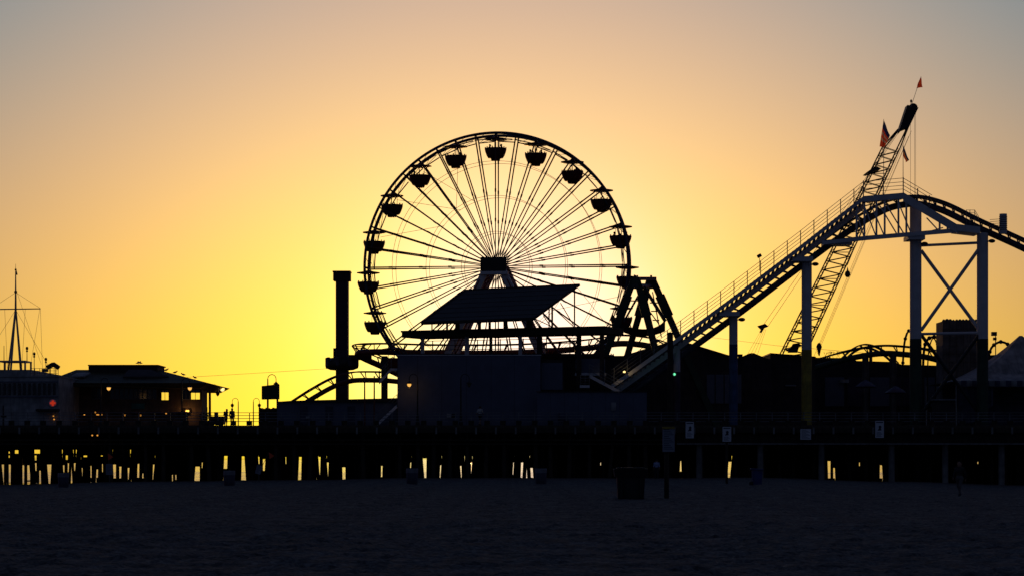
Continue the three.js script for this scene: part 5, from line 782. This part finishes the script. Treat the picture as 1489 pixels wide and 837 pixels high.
for (const [x0, x1, y0, y1, kind, lab] of [[997, 1009.5, 612.5, 637, 'picture', 'white pictogram sign fixed to the pier edge, the one beside the tall sand sign'], [1273, 1286, 611, 636.5, 'picture', 'white pictogram sign fixed to the pier edge beside a tall column'], [1164, 1180, 623, 639, 'text', 'squarish text notice fixed to the pier edge below the yellow column']]) {
  const d = 199.6, c = P((x0 + x1) / 2, (y0 + y1) / 2, d), o = thing('edge_sign', lab, 'sign', P((x0 + x1) / 2, y1, d)); panel(o, c, (x1 - x0) * d / F, (y1 - y0) * d / F, kind); new MB().pbox((x0 + x1) / 2 - 1, (x0 + x1) / 2 + 1, y0 + 2, y1 - 2, d + 0.03, d + 0.13).build('bracket', C.steel, o);
}
{
  const s1 = standAt(969.5, 725), d1 = -s1.z, o1 = thing('beach_sign', 'tall sign board on a thick timber post beside the black bin', 'sign', s1); panel(o1, P(972, 638.5, d1).add(V(0, 0, 0.16)), 18 * d1 / F, 37 * d1 / F, 'dark'); new MB().cyl(V(s1.x, s1.y - 0.3, -d1), P(969.5, 622, d1), 0.11, 0.1, 12).build('post', C.timber, o1); new MB().add(new THREE.BoxGeometry(18 * d1 / F, 0.1, 0.03), new THREE.Matrix4().setPosition(P(972, 621.6, d1).add(V(0, 0, 0.2)))).build('top_band', C.yellow, o1);
  const s2 = standAt(1057, 703.5), d2 = -s2.z, o2 = thing('beach_sign', 'pictogram sign on a slim timber post standing near the blue bin', 'sign', s2); panel(o2, P(1057, 631, d2).add(V(0, 0, 0.12)), 13 * d2 / F, 22 * d2 / F, 'picture'); new MB().cyl(V(s2.x, s2.y - 0.3, -d2), P(1057, 622, d2), 0.09, 0.08, 10).build('post', C.timber, o2);
  const fs = (x, yt, yb, w, fx, fy, tilt, lab) => { const d = 190, X = px(x, d), o = thing('flag_sign', lab, 'sign', V(X, ground(X, d), -d)); panel(o, P(x, (yt + yb) / 2, d).add(V(0, 0, 0.06)), w * d / F, (yb - yt) * d / F, 'dark', tilt); new MB().cyl(V(X, ground(X, d) - 0.2, -d), P(x, yt, d), 0.035).build('post', C.steel, o); new MB().cyl(P(x + (fx - x) * 0.3, yt + 3, d), P(fx, fy - 1, d), 0.02).build('flag_pole', C.steel, o); new MB().prism([P(fx, fy - 1, d), P(fx + 1, fy + 9, d), P(fx + 8, fy + 4.5, d), P(fx + 4, fy + 1.5, d)], V(0, 0, 0.02)).build('pennant', C.orange, o); };
  fs(158.5, 674, 690, 10, 156, 659.5, 0, 'upright grey sign with an orange pennant before the pier piles'); fs(376, 676, 689, 8.5, 390.5, 658, -0.25, 'leaning grey sign with an orange pennant before the pier piles');
  // bins
  const can = (x, yb, lab) => { const s = standAt(x, yb), o = thing('trash_can', lab, 'trash can', s); new MB().lathe([[0.001, 0], [0.36, 0], [0.37, 0.03], [0.4, 0.72], [0.41, 0.76], [0.37, 0.76]], s, 18).build('drum', C.can, o); new MB().lathe([[0.41, 0.765], [0.42, 0.79], [0.415, 1.02], [0.4, 1.06], [0.33, 1.06], [0.33, 0.9], [0.001, 0.9]], s, 18).build('rim_band', C.canTop, o); for (const h of [0.25, 0.5]) new MB().add(new THREE.TorusGeometry(0.388 + h * 0.03, 0.014, 5, 24).rotateX(Math.PI / 2), new THREE.Matrix4().setPosition(s.x, s.y + h, s.z)).build('hoop', C.can, o); };
  can(91.5, 708.5, 'drum trash can with a pale rim on the sand before the pale building'); can(333, 706, 'drum trash can with a pale rim on the sand below the restaurant lamps'); can(599, 703.5, 'drum trash can with a pale rim on the sand before the blue wall corner'); can(786.5, 703.5, 'drum trash can with a pale rim on the sand below the loading platform');
  const b = standAt(917, 725), o = thing('large_bin', 'large black bin with a flared square rim on the sand', 'bin', b), q = (w0, w1, h0, h1) => new MB().add(new THREE.CylinderGeometry(w1 * 0.7071, w0 * 0.7071, h1 - h0, 4, 1).rotateY(Math.PI / 4).translate(b.x, b.y + (h0 + h1) / 2, b.z));
  q(1.1, 1.18, 0, 0.95).build('body', C.bin, o); q(1.34, 1.48, 0.95, 1.3).build('rim', C.bin, o); q(1.2, 1.2, 1.301, 1.36).build('lid', C.bin, o); for (const s of [-0.4, 0, 0.4]) new MB().box(b.x + s - 0.03, b.x + s + 0.03, b.y + 0.05, b.y + 0.92, b.z + 0.53, b.z + 0.6).build('rib', C.bin, o);
  const w = standAt(1101, 705.5), o3 = thing('wheeled_bin', 'blue wheeled bin standing on the sand', 'bin', w); const sg = [[-0.27, 0.06], [0.27, 0.06], [0.33, 0.98], [-0.33, 0.98]].map(([x, y]) => V(w.x + x, w.y + y, w.z + 0.3)); new MB().prism(sg, V(0, 0, -0.6)).build('body', C.binBlue, o3); new MB().add(new RoundedBoxGeometry(0.82, 0.09, 0.72, 2, 0.03), new THREE.Matrix4().makeRotationZ(-0.05).setPosition(w.x, w.y + 1.03, w.z)).build('lid', C.binBlue, o3); for (const z of [-0.25, 0.25]) new MB().add(new THREE.CylinderGeometry(0.13, 0.13, 0.07, 14).rotateX(Math.PI / 2), new THREE.Matrix4().setPosition(w.x - 0.34, w.y + 0.13, w.z + z)).build('wheel', C.bin, o3); new MB().cyl(V(w.x - 0.42, w.y + 0.98, w.z - 0.25), V(w.x - 0.42, w.y + 0.98, w.z + 0.25), 0.02).build('handle', C.bin, o3);
}
renderer.render(scene, camera);
